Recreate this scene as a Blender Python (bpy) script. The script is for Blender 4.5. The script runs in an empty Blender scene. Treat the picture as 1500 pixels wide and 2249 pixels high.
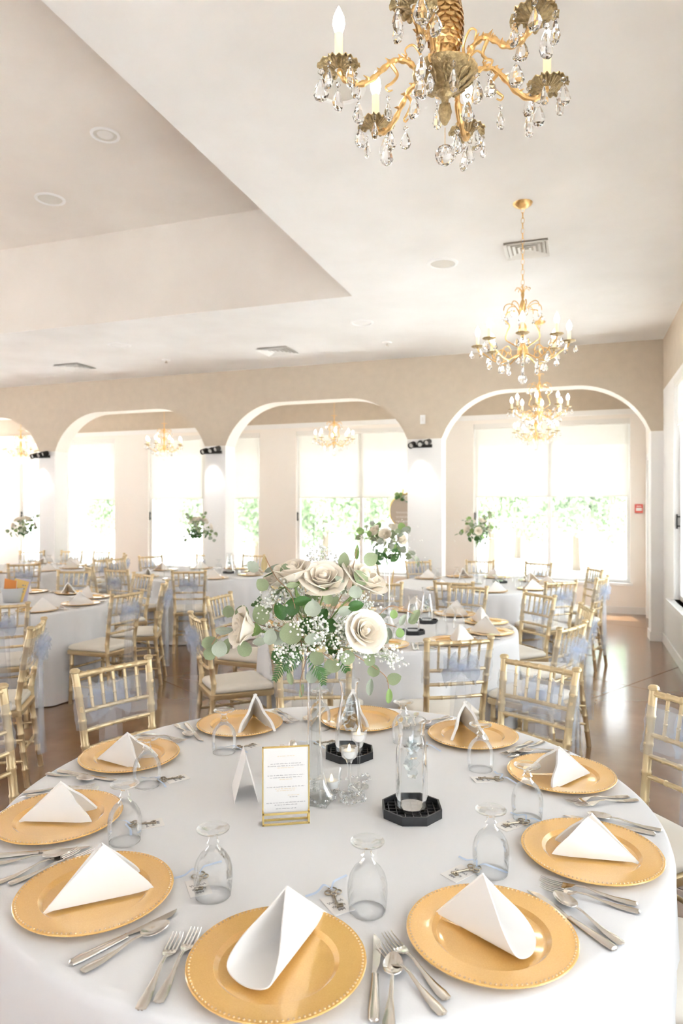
import bpy, bmesh, math, random
from math import sin, cos, pi, radians, sqrt, atan2, hypot
from mathutils import Vector, Matrix, Euler

# ------------------------------------------------------------------ camera, sky, exposure
SC = bpy.context.scene
COL = SC.collection
YAW = radians(19.0)
CAM_Z = 1.59
TOP = 0.75                      # table top height
FPX = 2249 * 24.0 / 36.0        # focal length in photo pixels
HV = 1118.0                     # horizon row
cam_d = bpy.data.cameras.new('camera')
cam_d.sensor_fit = 'VERTICAL'; cam_d.sensor_height = 36.0; cam_d.lens = 24.0
cam_d.shift_y = -(1124.5 - HV) / 2249.0
cam_d.clip_start = 0.05; cam_d.clip_end = 300
cam_d.dof.use_dof = True; cam_d.dof.focus_distance = 1.9; cam_d.dof.aperture_fstop = 4.5
cam = bpy.data.objects.new('camera', cam_d); COL.objects.link(cam)
cam.location = (0, 0, CAM_Z); cam.rotation_euler = (pi / 2, 0, YAW)
SC.camera = cam

world = bpy.data.worlds.new('sky'); SC.world = world; world.use_nodes = True
wn = world.node_tree.nodes; wn['Background'].inputs[0].default_value = (0.94, 0.97, 1.03, 1)
wn['Background'].inputs[1].default_value = 1.0
sun_d = bpy.data.lights.new('sun', 'SUN'); sun_d.energy = 9.0; sun_d.angle = radians(1.0); sun_d.color = (1.0, 0.995, 0.985)
sun = bpy.data.objects.new('sun', sun_d); COL.objects.link(sun); sun.location = (-3, 30, 40)
sun.rotation_euler = Vector((.14, -.85, -2.0)).to_track_quat('-Z', 'Y').to_euler()
SC.view_settings.view_transform = 'Standard'; SC.view_settings.look = 'None'
SC.view_settings.exposure = 2.34; SC.view_settings.gamma = 1.0
SC.view_settings.use_curve_mapping = False
SC.cycles.max_bounces = 10; SC.cycles.glossy_bounces = 5; SC.cycles.transmission_bounces = 8; SC.cycles.diffuse_bounces = 5; SC.cycles.transparent_max_bounces = 24
SC.cycles.use_light_tree = False
SC.cycles.caustics_reflective = False; SC.cycles.caustics_refractive = False
SC.cycles.sample_clamp_indirect = 12.0

def cw(X, Z, z=0.0):            # metres right of / ahead of the camera -> world
    return Vector((X * cos(YAW) - Z * sin(YAW), X * sin(YAW) + Z * cos(YAW), z))
def P(u, v, z):                 # the point at height z that the photo shows at (u, v)
    Z = (z - CAM_Z) * FPX / (HV - v)
    return cw((u - 750) / FPX * Z, Z, z)
def PD(u, v, Z):                # the point at distance Z ahead
    return cw((u - 750) / FPX * Z, Z, CAM_Z + (HV - v) / FPX * Z)

# ------------------------------------------------------------------ materials
MATS = {}
def new_mat(name):
    m = bpy.data.materials.new(name); m.use_nodes = True
    return m, m.node_tree.nodes, m.node_tree.links
def pm(name, col, rough=0.5, metal=0.0, noise=None, bump=None, **kw):
    """principled material; noise=(scale, second colour, detail), bump=(scale, strength)"""
    m, n, l = new_mat(name); b = n['Principled BSDF']
    b.inputs['Base Color'].default_value = (*col, 1); b.inputs['Roughness'].default_value = rough
    b.inputs['Metallic'].default_value = metal
    for k, v in kw.items():
        k = k.replace('_', ' ')
        b.inputs[k].default_value = v
    if noise or bump:
        tc = n.new('ShaderNodeTexCoord')
    if noise:
        t = n.new('ShaderNodeTexNoise'); t.inputs['Scale'].default_value = noise[0]
        t.inputs['Detail'].default_value = noise[2] if len(noise) > 2 else 4
        l.new(tc.outputs['Object'], t.inputs['Vector'])
        r = n.new('ShaderNodeValToRGB'); r.color_ramp.elements[0].position = 0.35; r.color_ramp.elements[1].position = 0.65
        r.color_ramp.elements[0].color = (*col, 1); r.color_ramp.elements[1].color = (*noise[1], 1)
        l.new(t.outputs['Fac'], r.inputs['Fac']); l.new(r.outputs['Color'], b.inputs['Base Color'])
    if bump:
        t = n.new('ShaderNodeTexNoise'); t.inputs['Scale'].default_value = bump[0]; t.inputs['Detail'].default_value = 3
        l.new(tc.outputs['Object'], t.inputs['Vector'])
        bp = n.new('ShaderNodeBump'); bp.inputs['Strength'].default_value = bump[1]; bp.inputs['Distance'].default_value = 0.01
        l.new(t.outputs['Fac'], bp.inputs['Height']); l.new(bp.outputs['Normal'], b.inputs['Normal'])
    MATS[name] = m; return m
def thin_glass(name, tint=(0.99, 0.995, 0.995), edge=(0.80, 0.82, 0.83), ior=1.3, gloss=1.0):
    m, n, l = new_mat(name); n.remove(n['Principled BSDF'])
    lw = n.new('ShaderNodeLayerWeight'); lw.inputs['Blend'].default_value = 0.35
    mc = n.new('ShaderNodeMix'); mc.data_type = 'RGBA'
    mc.inputs[6].default_value = (*tint, 1); mc.inputs[7].default_value = (*edge, 1)
    pw = n.new('ShaderNodeMath'); pw.operation = 'POWER'; pw.inputs[1].default_value = 3.0
    l.new(lw.outputs['Facing'], pw.inputs[0]); l.new(pw.outputs[0], mc.inputs[0])
    tr = n.new('ShaderNodeBsdfTransparent'); l.new(mc.outputs[2], tr.inputs['Color'])
    gl = n.new('ShaderNodeBsdfGlossy'); gl.inputs['Roughness'].default_value = 0.02
    fm = n.new('ShaderNodeMath'); fm.operation = 'MULTIPLY'; fm.inputs[1].default_value = 0.7
    gl.inputs['Color'].default_value = (gloss, gloss, gloss, 1)
    fr = n.new('ShaderNodeFresnel'); fr.inputs['IOR'].default_value = ior
    mx = n.new('ShaderNodeMixShader'); l.new(fr.outputs[0], fm.inputs[0]); l.new(fm.outputs[0], mx.inputs[0]); l.new(tr.outputs[0], mx.inputs[1]); l.new(gl.outputs[0], mx.inputs[2])
    l.new(mx.outputs[0], n['Material Output'].inputs['Surface'])
    MATS[name] = m; return m
def veil(name, col, fac):      # bright haze over the outdoors, put into the pane as a translucent mix
    m = MATS[name]; n, l = m.node_tree.nodes, m.node_tree.links; out = n['Material Output']
    src = out.inputs['Surface'].links[0].from_socket; tl = n.new('ShaderNodeBsdfTranslucent'); tl.inputs['Color'].default_value = (*col, 1)
    mx = n.new('ShaderNodeMixShader'); mx.inputs[0].default_value = fac; l.new(src, mx.inputs[1]); l.new(tl.outputs[0], mx.inputs[2]); l.new(mx.outputs[0], out.inputs['Surface'])
def sheer(name, col, alpha, trans=0.5):
    m, n, l = new_mat(name); n.remove(n['Principled BSDF'])
    tp = n.new('ShaderNodeBsdfTransparent'); df = n.new('ShaderNodeBsdfDiffuse'); tl = n.new('ShaderNodeBsdfTranslucent')
    df.inputs['Color'].default_value = (*col, 1); tl.inputs['Color'].default_value = (*col, 1)
    a = n.new('ShaderNodeMixShader'); a.inputs[0].default_value = trans; l.new(df.outputs[0], a.inputs[1]); l.new(tl.outputs[0], a.inputs[2])
    b = n.new('ShaderNodeMixShader'); b.inputs[0].default_value = alpha; l.new(tp.outputs[0], b.inputs[1]); l.new(a.outputs[0], b.inputs[2])
    l.new(b.outputs[0], n['Material Output'].inputs['Surface'])
    MATS[name] = m; return m
def glow(name, col, s):
    m, n, l = new_mat(name); n.remove(n['Principled BSDF'])
    e = n.new('ShaderNodeEmission'); e.inputs[0].default_value = (*col, 1); e.inputs[1].default_value = s
    l.new(e.outputs[0], n['Material Output'].inputs['Surface']); MATS[name] = m; return m

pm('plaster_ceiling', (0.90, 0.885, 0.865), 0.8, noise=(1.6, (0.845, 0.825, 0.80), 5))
pm('plaster_coffer', (0.83, 0.785, 0.725), 0.8, noise=(1.3, (0.78, 0.73, 0.67), 5))  # slight tan tint, darkened further to put the recess's shade into the colour
pm('wall_beige', (0.60, 0.51, 0.40), 0.85, noise=(9, (0.57, 0.485, 0.38), 4), bump=(60, 0.15))
pm('wall_white', (0.90, 0.885, 0.865), 0.7, bump=(80, 0.05))
pm('wall_cream', (0.92, 0.87, 0.81), 0.75, bump=(80, 0.05))
pm('trim_white', (0.9, 0.89, 0.87), 0.4)
pm('soffit', (0.86, 0.81, 0.73), 0.7)
pm('floor_joint', (0.06, 0.045, 0.035), 0.8)
m = pm('concrete', (0.20, 0.097, 0.041), 0.17, noise=(1.4, (0.32, 0.18, 0.088), 8))
m.node_tree.nodes['Principled BSDF'].inputs['Coat Weight'].default_value = 0.3
m.node_tree.nodes['Principled BSDF'].inputs['Coat Roughness'].default_value = 0.12
pm('cloth', (0.84, 0.845, 0.86), 0.9, bump=(220, 0.04))
pm('napkin', (0.90, 0.885, 0.865), 0.9)
pm('chair_gold', (0.70, 0.555, 0.33), 0.34, 0.6)
pm('cushion', (0.87, 0.82, 0.73), 0.55)
sheer('organza', (0.80, 0.85, 0.93), 0.23)
sheer('organza_dense', (0.66, 0.73, 0.87), 0.27)
pm('charger_gold', (0.90, 0.55, 0.18), 0.22, 0.15, noise=(400, (0.85, 0.51, 0.155), 2), Coat_Weight=0.9, Coat_Roughness=0.06)
pm('bead_gold', (0.80, 0.58, 0.32), 0.2, 0.4)
pm('steel', (0.74, 0.71, 0.67), 0.16, 1.0)
pm('steel_dark', (0.45, 0.43, 0.40), 0.3, 1.0)
pm('antique', (0.42, 0.36, 0.28), 0.35, 1.0)
pm('frame_gold', (0.86, 0.66, 0.26), 0.25, 0.8)
pm('brass', (0.86, 0.58, 0.26), 0.3, 0.8, noise=(60, (0.72, 0.46, 0.18), 3))
pm('brass_old', (0.55, 0.42, 0.22), 0.38, 0.85, noise=(90, (0.36, 0.27, 0.14), 3), bump=(140, 0.5))
pm('candle_tube', (0.93, 0.80, 0.55), 0.5, Emission_Color=(1.0, 0.75, 0.42, 1), Emission_Strength=0.08)
glow('bulb', (1.0, 0.88, 0.70), 8.0)
glow('flame', (1.0, 0.74, 0.40), 0.8)
thin_glass('glass')
thin_glass('window_glass', (0.96, 0.98, 0.97), (0.85, 0.9, 0.88), 1.25)
veil('window_glass', (0.9, 0.92, 0.91), 0.013)
thin_glass('glass_thick', (0.985, 0.99, 0.99), (0.70, 0.72, 0.73), 1.28)
thin_glass('carafe_glass', (0.975, 0.98, 0.98), (0.50, 0.53, 0.55), 1.35)
thin_glass('water', (0.965, 0.975, 0.98), (0.74, 0.77, 0.8), 1.2)
thin_glass('acrylic', (0.995, 0.995, 0.995), (0.95, 0.95, 0.95), 1.12, 0.6)
m = pm('crystal', (1, 1, 1), 0.0, Transmission_Weight=1.0, IOR=1.55)
pm('black_plastic', (0.022, 0.023, 0.026), 0.35)
pm('black_metal', (0.02, 0.017, 0.014), 0.5)
pm('card', (0.89, 0.87, 0.85), 0.8)
pm('ink', (0.35, 0.33, 0.34), 0.8)
pm('ink_gold', (0.80, 0.66, 0.45), 0.7)
pm('tin', (0.62, 0.64, 0.66), 0.35, 0.8)
pm('paper_yellow', (0.88, 0.62, 0.22), 0.7)
pm('paper_orange', (0.82, 0.30, 0.06), 0.6)
pm('paper_red', (0.70, 0.10, 0.04), 0.6)
pm('paper_lilac', (0.72, 0.66, 0.78), 0.7)
pm('wax', (0.94, 0.93, 0.91), 0.5)
sheer('shade_fabric', (0.86, 0.84, 0.80), 0.98, 0.34)
pm('vent_white', (0.84, 0.82, 0.78), 0.5)
pm('vent_dark', (0.42, 0.38, 0.33), 0.7)
pm('speaker_grille', (0.70, 0.665, 0.60), 0.7)
pm('alarm_red', (0.72, 0.09, 0.07), 0.5)
pm('euca_a', (0.27, 0.33, 0.18), 0.6, noise=(25, (0.31, 0.37, 0.22), 3))
pm('euca_b', (0.37, 0.42, 0.33), 0.65, noise=(25, (0.42, 0.47, 0.38), 3))
pm('euca_c', (0.24, 0.36, 0.10), 0.5, noise=(25, (0.25, 0.40, 0.13), 3))
pm('leaf_dark', (0.045, 0.14, 0.025), 0.4, noise=(25, (0.07, 0.19, 0.04), 3))
pm('leaf_tan', (0.55, 0.45, 0.24), 0.6)
pm('stem_green', (0.22, 0.33, 0.10), 0.6)
pm('stem_brown', (0.42, 0.24, 0.13), 0.6)
pm('rose_petal', (0.92, 0.83, 0.70), 0.6, noise=(30, (0.95, 0.89, 0.79), 2), Subsurface_Weight=0.0)
pm('floret', (0.93, 0.92, 0.88), 0.7)
pm('ribbon', (0.62, 0.72, 0.88), 0.6)
pm('mirror', (0.50, 0.41, 0.32), 0.4, 0.0)
pm('ground_pale', (0.565, 0.57, 0.585), 0.9, noise=(0.6, (0.625, 0.63, 0.64), 5))  # pale neutral ground, its tint set for the light it bounces indoors
pm('tree_leaf_a', (0.30, 0.40, 0.22), 0.7)
pm('tree_leaf_b', (0.37, 0.46, 0.29), 0.7)
pm('bark', (0.24, 0.18, 0.13), 0.9)
pm('door_white', (0.88, 0.87, 0.85), 0.5)

# ------------------------------------------------------------------ mesh helpers
class MB:
    def __init__(s): s.v = []; s.f = []
    def add(s, vs, fs):
        o = len(s.v); s.v += [tuple(x) for x in vs]; s.f += [tuple(i + o for i in q) for q in fs]; return s
    def box(s, c, d, M=None):
        x, y, z = d[0] / 2, d[1] / 2, d[2] / 2
        vs = [Vector((a * x, b * y, e * z)) for e in (-1, 1) for b in (-1, 1) for a in (-1, 1)]
        if M: vs = [M @ p for p in vs]
        vs = [p + Vector(c) for p in vs]
        return s.add(vs, [(0, 2, 3, 1), (4, 5, 7, 6), (0, 1, 5, 4), (2, 6, 7, 3), (0, 4, 6, 2), (1, 3, 7, 5)])
    def b2(s, a, b):
        return s.box([(a[i] + b[i]) / 2 for i in range(3)], [abs(b[i] - a[i]) for i in range(3)])
    def lathe(s, prof, n=24, c=(0, 0, 0), cap=True, M=None, wob=None):
        vs = []; fs = []
        for j, (r, z) in enumerate(prof):
            for i in range(n):
                a = 2 * pi * i / n; rr = r * (wob(a, j) if wob else 1)
                p = Vector((rr * cos(a), rr * sin(a), z))
                if M: p = M @ p
                vs.append(p + Vector(c))
        for j in range(len(prof) - 1):
            for i in range(n):
                k = (i + 1) % n; fs.append((j * n + i, j * n + k, (j + 1) * n + k, (j + 1) * n + i))
        if cap:
            if prof[0][0] > 1e-6: fs.append(tuple(range(n - 1, -1, -1)))
            if prof[-1][0] > 1e-6: fs.append(tuple((len(prof) - 1) * n + i for i in range(n)))
        return s.add(vs, fs)
    def tube(s, pts, r, n=8, cap=True):
        pts = [Vector(p) for p in pts]; N = len(pts)
        if not hasattr(r, '__len__'): r = [r] * N
        vs = []; fs = []; up = None
        for i, p in enumerate(pts):
            t = (pts[min(i + 1, N - 1)] - pts[max(i - 1, 0)])
            t = t.normalized() if t.length > 1e-9 else Vector((0, 0, 1))
            if up is None:
                up = Vector((0, 0, 1)) if abs(t.z) < 0.9 else Vector((1, 0, 0))
            b = t.cross(up); b = b.normalized() if b.length > 1e-6 else t.orthogonal().normalized()
            up = b.cross(t).normalized()
            for k in range(n):
                a = 2 * pi * k / n; vs.append(p + (b * cos(a) + up * sin(a)) * r[i])
        for i in range(N - 1):
            for k in range(n):
                q = (k + 1) % n; fs.append((i * n + k, i * n + q, (i + 1) * n + q, (i + 1) * n + k))
        if cap: fs.append(tuple(range(n - 1, -1, -1))); fs.append(tuple((N - 1) * n + k for k in range(n)))
        return s.add(vs, fs)
    def grid(s, fn, nu, nv, wrap=False):
        vs = [fn(i / (nu - (0 if wrap else 1)), j / (nv - 1)) for j in range(nv) for i in range(nu)]; fs = []
        for j in range(nv - 1):
            for i in range(nu if wrap else nu - 1):
                k = (i + 1) % nu; fs.append((j * nu + i, j * nu + k, (j + 1) * nu + k, (j + 1) * nu + i))
        return s.add(vs, fs)
    def ball(s, c, r, n=8, m=6, sc=(1, 1, 1)):
        c = Vector(c)
        vs = [c + Vector((0, 0, -r * sc[2]))]; fs = []
        for j in range(1, m):
            t = -pi / 2 + pi * j / m
            for i in range(n):
                a = 2 * pi * i / n
                vs.append(c + Vector((r * cos(t) * cos(a) * sc[0], r * cos(t) * sin(a) * sc[1], r * sin(t) * sc[2])))
        vs.append(c + Vector((0, 0, r * sc[2]))); L = len(vs) - 1
        for i in range(n):
            k = (i + 1) % n; fs.append((0, 1 + k, 1 + i)); fs.append((L, L - n + i, L - n + k))
        for j in range(m - 2):
            for i in range(n):
                k = (i + 1) % n; a = 1 + j * n; fs.append((a + i, a + k, a + n + k, a + n + i))
        return s.add(vs, fs)
    def ring(s, R, r, c=(0, 0, 0), n=24, k=6, M=None):
        c = Vector(c)
        def fn(u, v):
            a, b = 2 * pi * u, 2 * pi * v
            p = Vector(((R + r * cos(b)) * cos(a), (R + r * cos(b)) * sin(a), r * sin(b)))
            return (M @ p if M else p) + c
        return s.grid(fn, n, k + 1, wrap=True)
    def prism(s, poly, z0, z1):
        n = len(poly); vs = [(x, y, z0) for x, y in poly] + [(x, y, z1) for x, y in poly]
        fs = [tuple(range(n - 1, -1, -1)), tuple(range(n, 2 * n))] + [(i, (i + 1) % n, n + (i + 1) % n, n + i) for i in range(n)]
        return s.add(vs, fs)
    def xform(s, M):
        s.v = [tuple(M @ Vector(p)) for p in s.v]; return s
    def mesh(s, name, smooth=True, ang=40, solid=0.0, weld=False):
        me = bpy.data.meshes.new(name); me.from_pydata(s.v, [], s.f)
        bm = bmesh.new(); bm.from_mesh(me)
        if weld: bmesh.ops.remove_doubles(bm, verts=bm.verts, dist=1e-5)
        bmesh.ops.recalc_face_normals(bm, faces=bm.faces)
        if solid: bmesh.ops.solidify(bm, geom=bm.faces[:], thickness=solid)
        bm.to_mesh(me); bm.free()
        if smooth:
            me.shade_smooth(); me.set_sharp_from_angle(angle=radians(ang))
        return me

def obj(name, me, mat, parent=None, loc=(0, 0, 0), rot=(0, 0, 0), scale=(1, 1, 1), **kw):
    if isinstance(me, MB): me = me.mesh(name, **kw)
    if not me.materials and mat: me.materials.append(MATS[mat])
    o = bpy.data.objects.new(name, me); COL.objects.link(o)
    o.location = loc; o.rotation_euler = rot; o.scale = scale
    if parent: o.parent = parent
    return o
def tag(o, label=None, cat=None, group=None, kind=None):
    if label: o['label'] = label
    if cat: o['category'] = cat
    if group: o['group'] = group
    if kind: o['kind'] = kind
    return o
def thing(name, label, cat, loc=(0, 0, 0), rz=0.0, group=None):
    o = bpy.data.objects.new(name, None); COL.objects.link(o); o.empty_display_size = 0.1
    o.location = loc; o.rotation_euler = (0, 0, rz)
    return tag(o, label, cat, group)
KIDS = {}
def copy_tree(o, parent=None):
    c = o.copy(); COL.objects.link(c); c.parent = parent
    for ch in list(o.children): copy_tree(ch, c)
    return c
def place(proto, used, loc, rz, label, group=None, scale=1.0):
    o = proto if not used.get(proto.name) else copy_tree(proto)
    used[proto.name] = True
    o.location = loc; o.rotation_euler = (0, 0, rz); o.scale = (scale * (.95 if 'chair' in proto.name else 1), scale, scale)
    tag(o, label, None, group); return o
USED = {}
def struct(name, me, mat, label, parent=None, **kw):
    o = obj(name, me, mat, parent, **kw)
    if parent is None: tag(o, label, None, None, 'structure')
    return o
def bez(p, n=16):
    """Catmull-Rom through points"""
    p = [Vector(q) for q in p]; out = []
    for i in range(len(p) - 1):
        a, b, c, d = p[max(i - 1, 0)], p[i], p[i + 1], p[min(i + 2, len(p) - 1)]
        for k in range(n):
            t = k / n
            out.append(0.5 * ((2 * b) + (c - a) * t + (2 * a - 5 * b + 4 * c - d) * t * t + (3 * b - a - 3 * c + d) * t ** 3))
    out.append(p[-1]); return out

# ------------------------------------------------------------------ the room
XR, XL = 0.984, -12.6
YA, YA2, YW, YB = 9.0, 9.29, 11.2, -4.0
ZC, ZU = 3.63, 4.6
CX, CY = -2.03, 6.22            # corner of the raised ceiling
SPR, ATOP = 2.53, 3.13

# floor: joint bed and polished slabs laid on a turned grid
fl = struct('floor', MB().b2((XL - .2, YB - .2, -.12), (XR + .2, YW + .2, -.012)), 'floor_joint', 'polished brown concrete floor with saw-cut joints', smooth=False)
def clip(poly, ax, lim, keep_less):
    out = []
    for i in range(len(poly)):
        a, b = poly[i], poly[(i + 1) % len(poly)]
        ia = (a[ax] <= lim) == keep_less; ib = (b[ax] <= lim) == keep_less
        if ia: out.append(a)
        if ia != ib:
            t = (lim - a[ax]) / (b[ax] - a[ax]); out.append((a[0] + t * (b[0] - a[0]), a[1] + t * (b[1] - a[1])))
    return out
GA = radians(-29.5); GS = 3.05; g0 = (-3.72, 5.5)
for i in range(-6, 7):
    for j in range(-6, 7):
        q = []
        for a, b in ((0, 0), (1, 0), (1, 1), (0, 1)):
            lx = (i + a) * GS + (0.004 if a == 0 else -0.004); ly = (j + b) * GS + (0.004 if b == 0 else -0.004)
            q.append((g0[0] + lx * cos(GA) - ly * sin(GA), g0[1] + lx * sin(GA) + ly * cos(GA)))
        for ax, lim, kl in ((0, XR, True), (0, XL, False), (1, YW, True), (1, YB, False)):
            if len(q) > 2: q = clip(q, ax, lim, kl)
        if len(q) > 2: obj('slab', MB().prism(q, -.012, 0), 'concrete', fl, smooth=False)

# ceilings
mb = MB()
mb.b2((CX, YB - .2, ZC), (XR + .2, CY, ZC + .2)); mb.b2((XL - .2, CY, ZC), (XR + .2, YW + .2, ZC + .2))
mb.b2((XL - .2, YB - .2, ZC), (-10.6, CY, ZC + .2)); mb.b2((-10.6, YB - .2, ZC), (CX, -2.2, ZC + .2))
ce = struct('ceiling', mb, 'plaster_ceiling', 'low ceiling in mottled off-white plaster', smooth=False)
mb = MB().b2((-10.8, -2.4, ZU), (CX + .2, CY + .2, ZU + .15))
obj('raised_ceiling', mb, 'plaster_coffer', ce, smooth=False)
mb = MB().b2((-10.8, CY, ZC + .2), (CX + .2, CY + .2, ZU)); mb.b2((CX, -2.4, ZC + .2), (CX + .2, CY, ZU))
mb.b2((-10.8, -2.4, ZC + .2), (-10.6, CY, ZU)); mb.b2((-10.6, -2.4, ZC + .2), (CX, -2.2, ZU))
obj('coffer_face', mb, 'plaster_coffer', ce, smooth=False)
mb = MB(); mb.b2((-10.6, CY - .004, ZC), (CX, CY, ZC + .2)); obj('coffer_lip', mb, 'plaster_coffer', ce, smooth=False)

# arcade wall with flattened arches
ARCH = [(-1.693, 0.848), (-4.917, -2.157), (-8.04, -5.262), (-11.15, -8.36)]
def arch_z(x, x0, x1):
    R = 0.912; h = R * sin(radians(70)); d = min(x - x0, x1 - x)
    if d >= h: return ATOP
    return ATOP - R + sqrt(max(R * R - (h - d) ** 2, 0))
xs = []
for x0, x1 in ARCH:
    n = 14
    xs.append([x0 + 0.857 * (1 - cos(pi / 2 * k / n)) * 0 + 0.857 * k / n for k in range(n + 1)] + [x1 - 0.857 * k / n for k in range(n, -1, -1)])
mb = MB(); so = MB()
def strip(xa, xb, za, zb):
    mb.add([(xa, YA, za), (xb, YA, zb), (xb, YA, ZC), (xa, YA, ZC)], [(0, 1, 2, 3)])
    mb.add([(xa, YA2, za), (xb, YA2, zb), (xb, YA2, ZC), (xa, YA2, ZC)], [(3, 2, 1, 0)])
edges = [XL] + [e for a in reversed(ARCH) for e in a] + [XR]
for k in range(0, len(edges), 2):
    strip(edges[k], edges[k + 1], SPR, SPR)
for (x0, x1), sx in zip(ARCH, xs):
    for a, b in zip(sx[:-1], sx[1:]):
        za, zb = arch_z(a, x0, x1), arch_z(b, x0, x1); strip(a, b, za, zb)
        so.add([(a, YA, za), (b, YA, zb), (b, YA2, zb), (a, YA2, za)], [(0, 1, 2, 3)])
wa = struct('wall_arcade', mb, 'wall_beige', 'beige arcade wall with four flattened arches', smooth=False)
obj('arch_soffit', so, 'soffit', wa, ang=30, weld=True)
for k in range(0, len(edges), 2):
    xa, xb = edges[k], edges[k + 1]
    p_ = obj('pier', MB().b2((xa, YA, 0), (xb, YA2, SPR)), 'wall_white', wa, smooth=False)
    e = 0.012
    obj('plinth', MB().b2((xa - e, YA - e, 0), (min(xb + e, XR), YA2 + e, .11)), 'trim_white', p_, smooth=False)

def wall_panels(name, axis, c0, c1, span, holes, z0, z1, mat, label, zt=None, mat2=None):
    """solid wall on a plane with openings; span along the other axis; above zt a second colour"""
    mb = MB(); top = zt or ZC
    def bx(a, b, za, zb, m_):
        if b - a < 1e-4: return
        if axis == 'y': m_.b2((a, c0, za), (b, c1, zb))
        else: m_.b2((c0, a, za), (c1, b, zb))
    hs = sorted(holes); cur = span[0]
    for a, b in hs:
        bx(cur, a, 0, top, mb); bx(a, b, 0, z0, mb); bx(a, b, z1, top, mb); cur = b
    bx(cur, span[1], 0, top, mb)
    w = struct(name, mb, mat, label, smooth=False)
    if zt:
        m2 = MB(); bx(span[0], span[1], zt, ZC, m2); obj('upper_band', m2, mat2, w, smooth=False)
    return w
WB = [(-1.586, .772), (-4.712, -2.33), (-7.79, -5.425), (-10.91, -8.553)]
WZ0, WZ1 = 0.47, 2.97
wall_panels('wall_back', 'y', YW, YW + .2, (XL, XR + .2), WB, WZ0, WZ1, 'wall_cream', 'cream gallery wall behind the arches', 3.11, 'wall_beige')
WR = [(5.71, 8.07), (2.6, 4.96), (-.5, 1.86), (-3.6, -1.24)]
wr = wall_panels('wall_right', 'x', XR, XR + .2, (YB, YA2), WR, 0.62, 2.98, 'wall_white', 'white right wall with tall windows', 3.02, 'wall_beige')
wall_panels('wall_right_gallery', 'x', XR, XR + .2, (YA2, YW), [(9.75, 10.85)], 0.02, 2.3, 'wall_cream', 'cream end wall of the gallery', 3.11, 'wall_beige')
wall_panels('wall_rear', 'y', YB - .2, YB, (XL, XR + .2), [(-2.2, .4)], 0.9, 2.5, 'wall_white', 'white wall behind the viewer')  # unseen opening, added to brighten the near table and its cloth
wall_panels('wall_left', 'x', XL - .2, XL, (YB - .2, YW + .2), [(-3, -.5), (.3, 2.8), (3.6, 6.1), (9.6, 11)], 0.47, 2.97, 'wall_cream', 'cream wall far to the left')
struct('baseboard_right', MB().b2((XR - .014, YB, 0), (XR, YA - .012, .11)), 'trim_white', 'white baseboard along the right wall', smooth=False)
struct('baseboard_back', MB().b2((XL, YW - .014, 0), (XR, YW, .11)), 'trim_white', 'white baseboard below the gallery windows', smooth=False)
struct('trim_1', MB().b2((XL, YW - .02, 3.03), (XR, YW, 3.11)), 'trim_white', 'white trim band above the gallery windows', smooth=False)

def window(k, axis, pos, a, b, z0, z1, shade_z, label, inward, handle=None, shade=True):
    """frame, two panes, mullion, blind and handle; inward = direction of the room along the axis"""
    root = bpy.data.objects.new('window_%d' % k, None); COL.objects.link(root); tag(root, label, None, None, 'structure')
    def bx(mb, s0, s1, d0, d1, za, zb):
        d0, d1 = pos + inward * d0, pos + inward * d1
        if axis == 'y': mb.b2((s0, min(d0, d1), za), (s1, max(d0, d1), zb))
        else: mb.b2((min(d0, d1), s0, za), (max(d0, d1), s1, zb))
        return mb
    fr = MB(); w = .05
    for s0, s1, za, zb in ((a, a + w, z0 + w, z1 - w), (b - w, b, z0 + w, z1 - w), (a, b, z0, z0 + w), (a, b, z1 - w, z1)):
        bx(fr, s0, s1, -.12, -.06, za, zb)
    obj('window_frame', fr, 'trim_white', root, smooth=False)
    mid = (a + b) / 2
    obj('mullion', bx(MB(), mid - .03, mid + .03, -.115, -.065, z0 + w, z1 - w), 'trim_white', root, smooth=False)
    for s0, s1 in ((a + w, mid - .03), (mid + .03, b - w)):
        obj('pane', bx(MB(), s0, s1, -.093, -.087, z0 + w, z1 - w), 'window_glass', root, smooth=False)
    obj('window_sill', bx(MB(), a - .03, b + .03, -.06, .05, z0 - .04, z0), 'trim_white', root, smooth=False)
    if shade:
        sh = obj('roller_shade', bx(MB(), a + .03, b - .03, -.035, -.032, shade_z, z1 - .05), 'shade_fabric', root, smooth=False)
        obj('hem_bar', bx(MB(), a + .03, b - .03, -.043, -.027, shade_z - .02, shade_z), 'vent_white', sh, smooth=False)
        obj('cassette', bx(MB(), a + .01, b - .01, -.055, .0, z1 - .08, z1), 'vent_white', sh, smooth=False)
    if handle is not None:
        h = MB(); s = handle
        bx(h, s - .008, s + .008, -.058, -.028, 1.50, 1.515); bx(h, s - .008, s + .008, -.058, -.028, 1.40, 1.415)
        bx(h, s - .008, s + .008, -.036, -.022, 1.38, 1.535)
        obj('handle', h, 'black_metal', root, smooth=False)
    return root
LW = ['gallery window nearest the right wall', 'gallery window behind the middle arch', 'gallery window behind the left pier', 'gallery window at the far left']
for k, (a, b) in enumerate(WB):
    window(k + 1, 'y', YW, a, b, WZ0, WZ1, 1.80, 'tall two-pane ' + LW[k] + ', blind half down', -1, handle=a + .02)
for k, (a, b) in enumerate(WR):
    window(k + 5, 'x', XR, a, b, 0.62, 2.98, 2.50 if k == 0 else 1.8, ['right wall window beside the arcade, blind mostly up', 'second right wall window', 'third right wall window', 'last right wall window'][k], -1, handle=b - .02)  # blinds of the unseen windows are lowered to dim the near ceiling
o = MB().b2((XR - .07, -3.6, .56), (XR, 8.16, .62)); struct('trim_2', o, 'trim_white', 'white ledge under the right wall windows', smooth=False)
dr = bpy.data.objects.new('door_1', None); COL.objects.link(dr); tag(dr, 'white glazed door at the right end of the gallery', None, None, 'structure')
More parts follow.
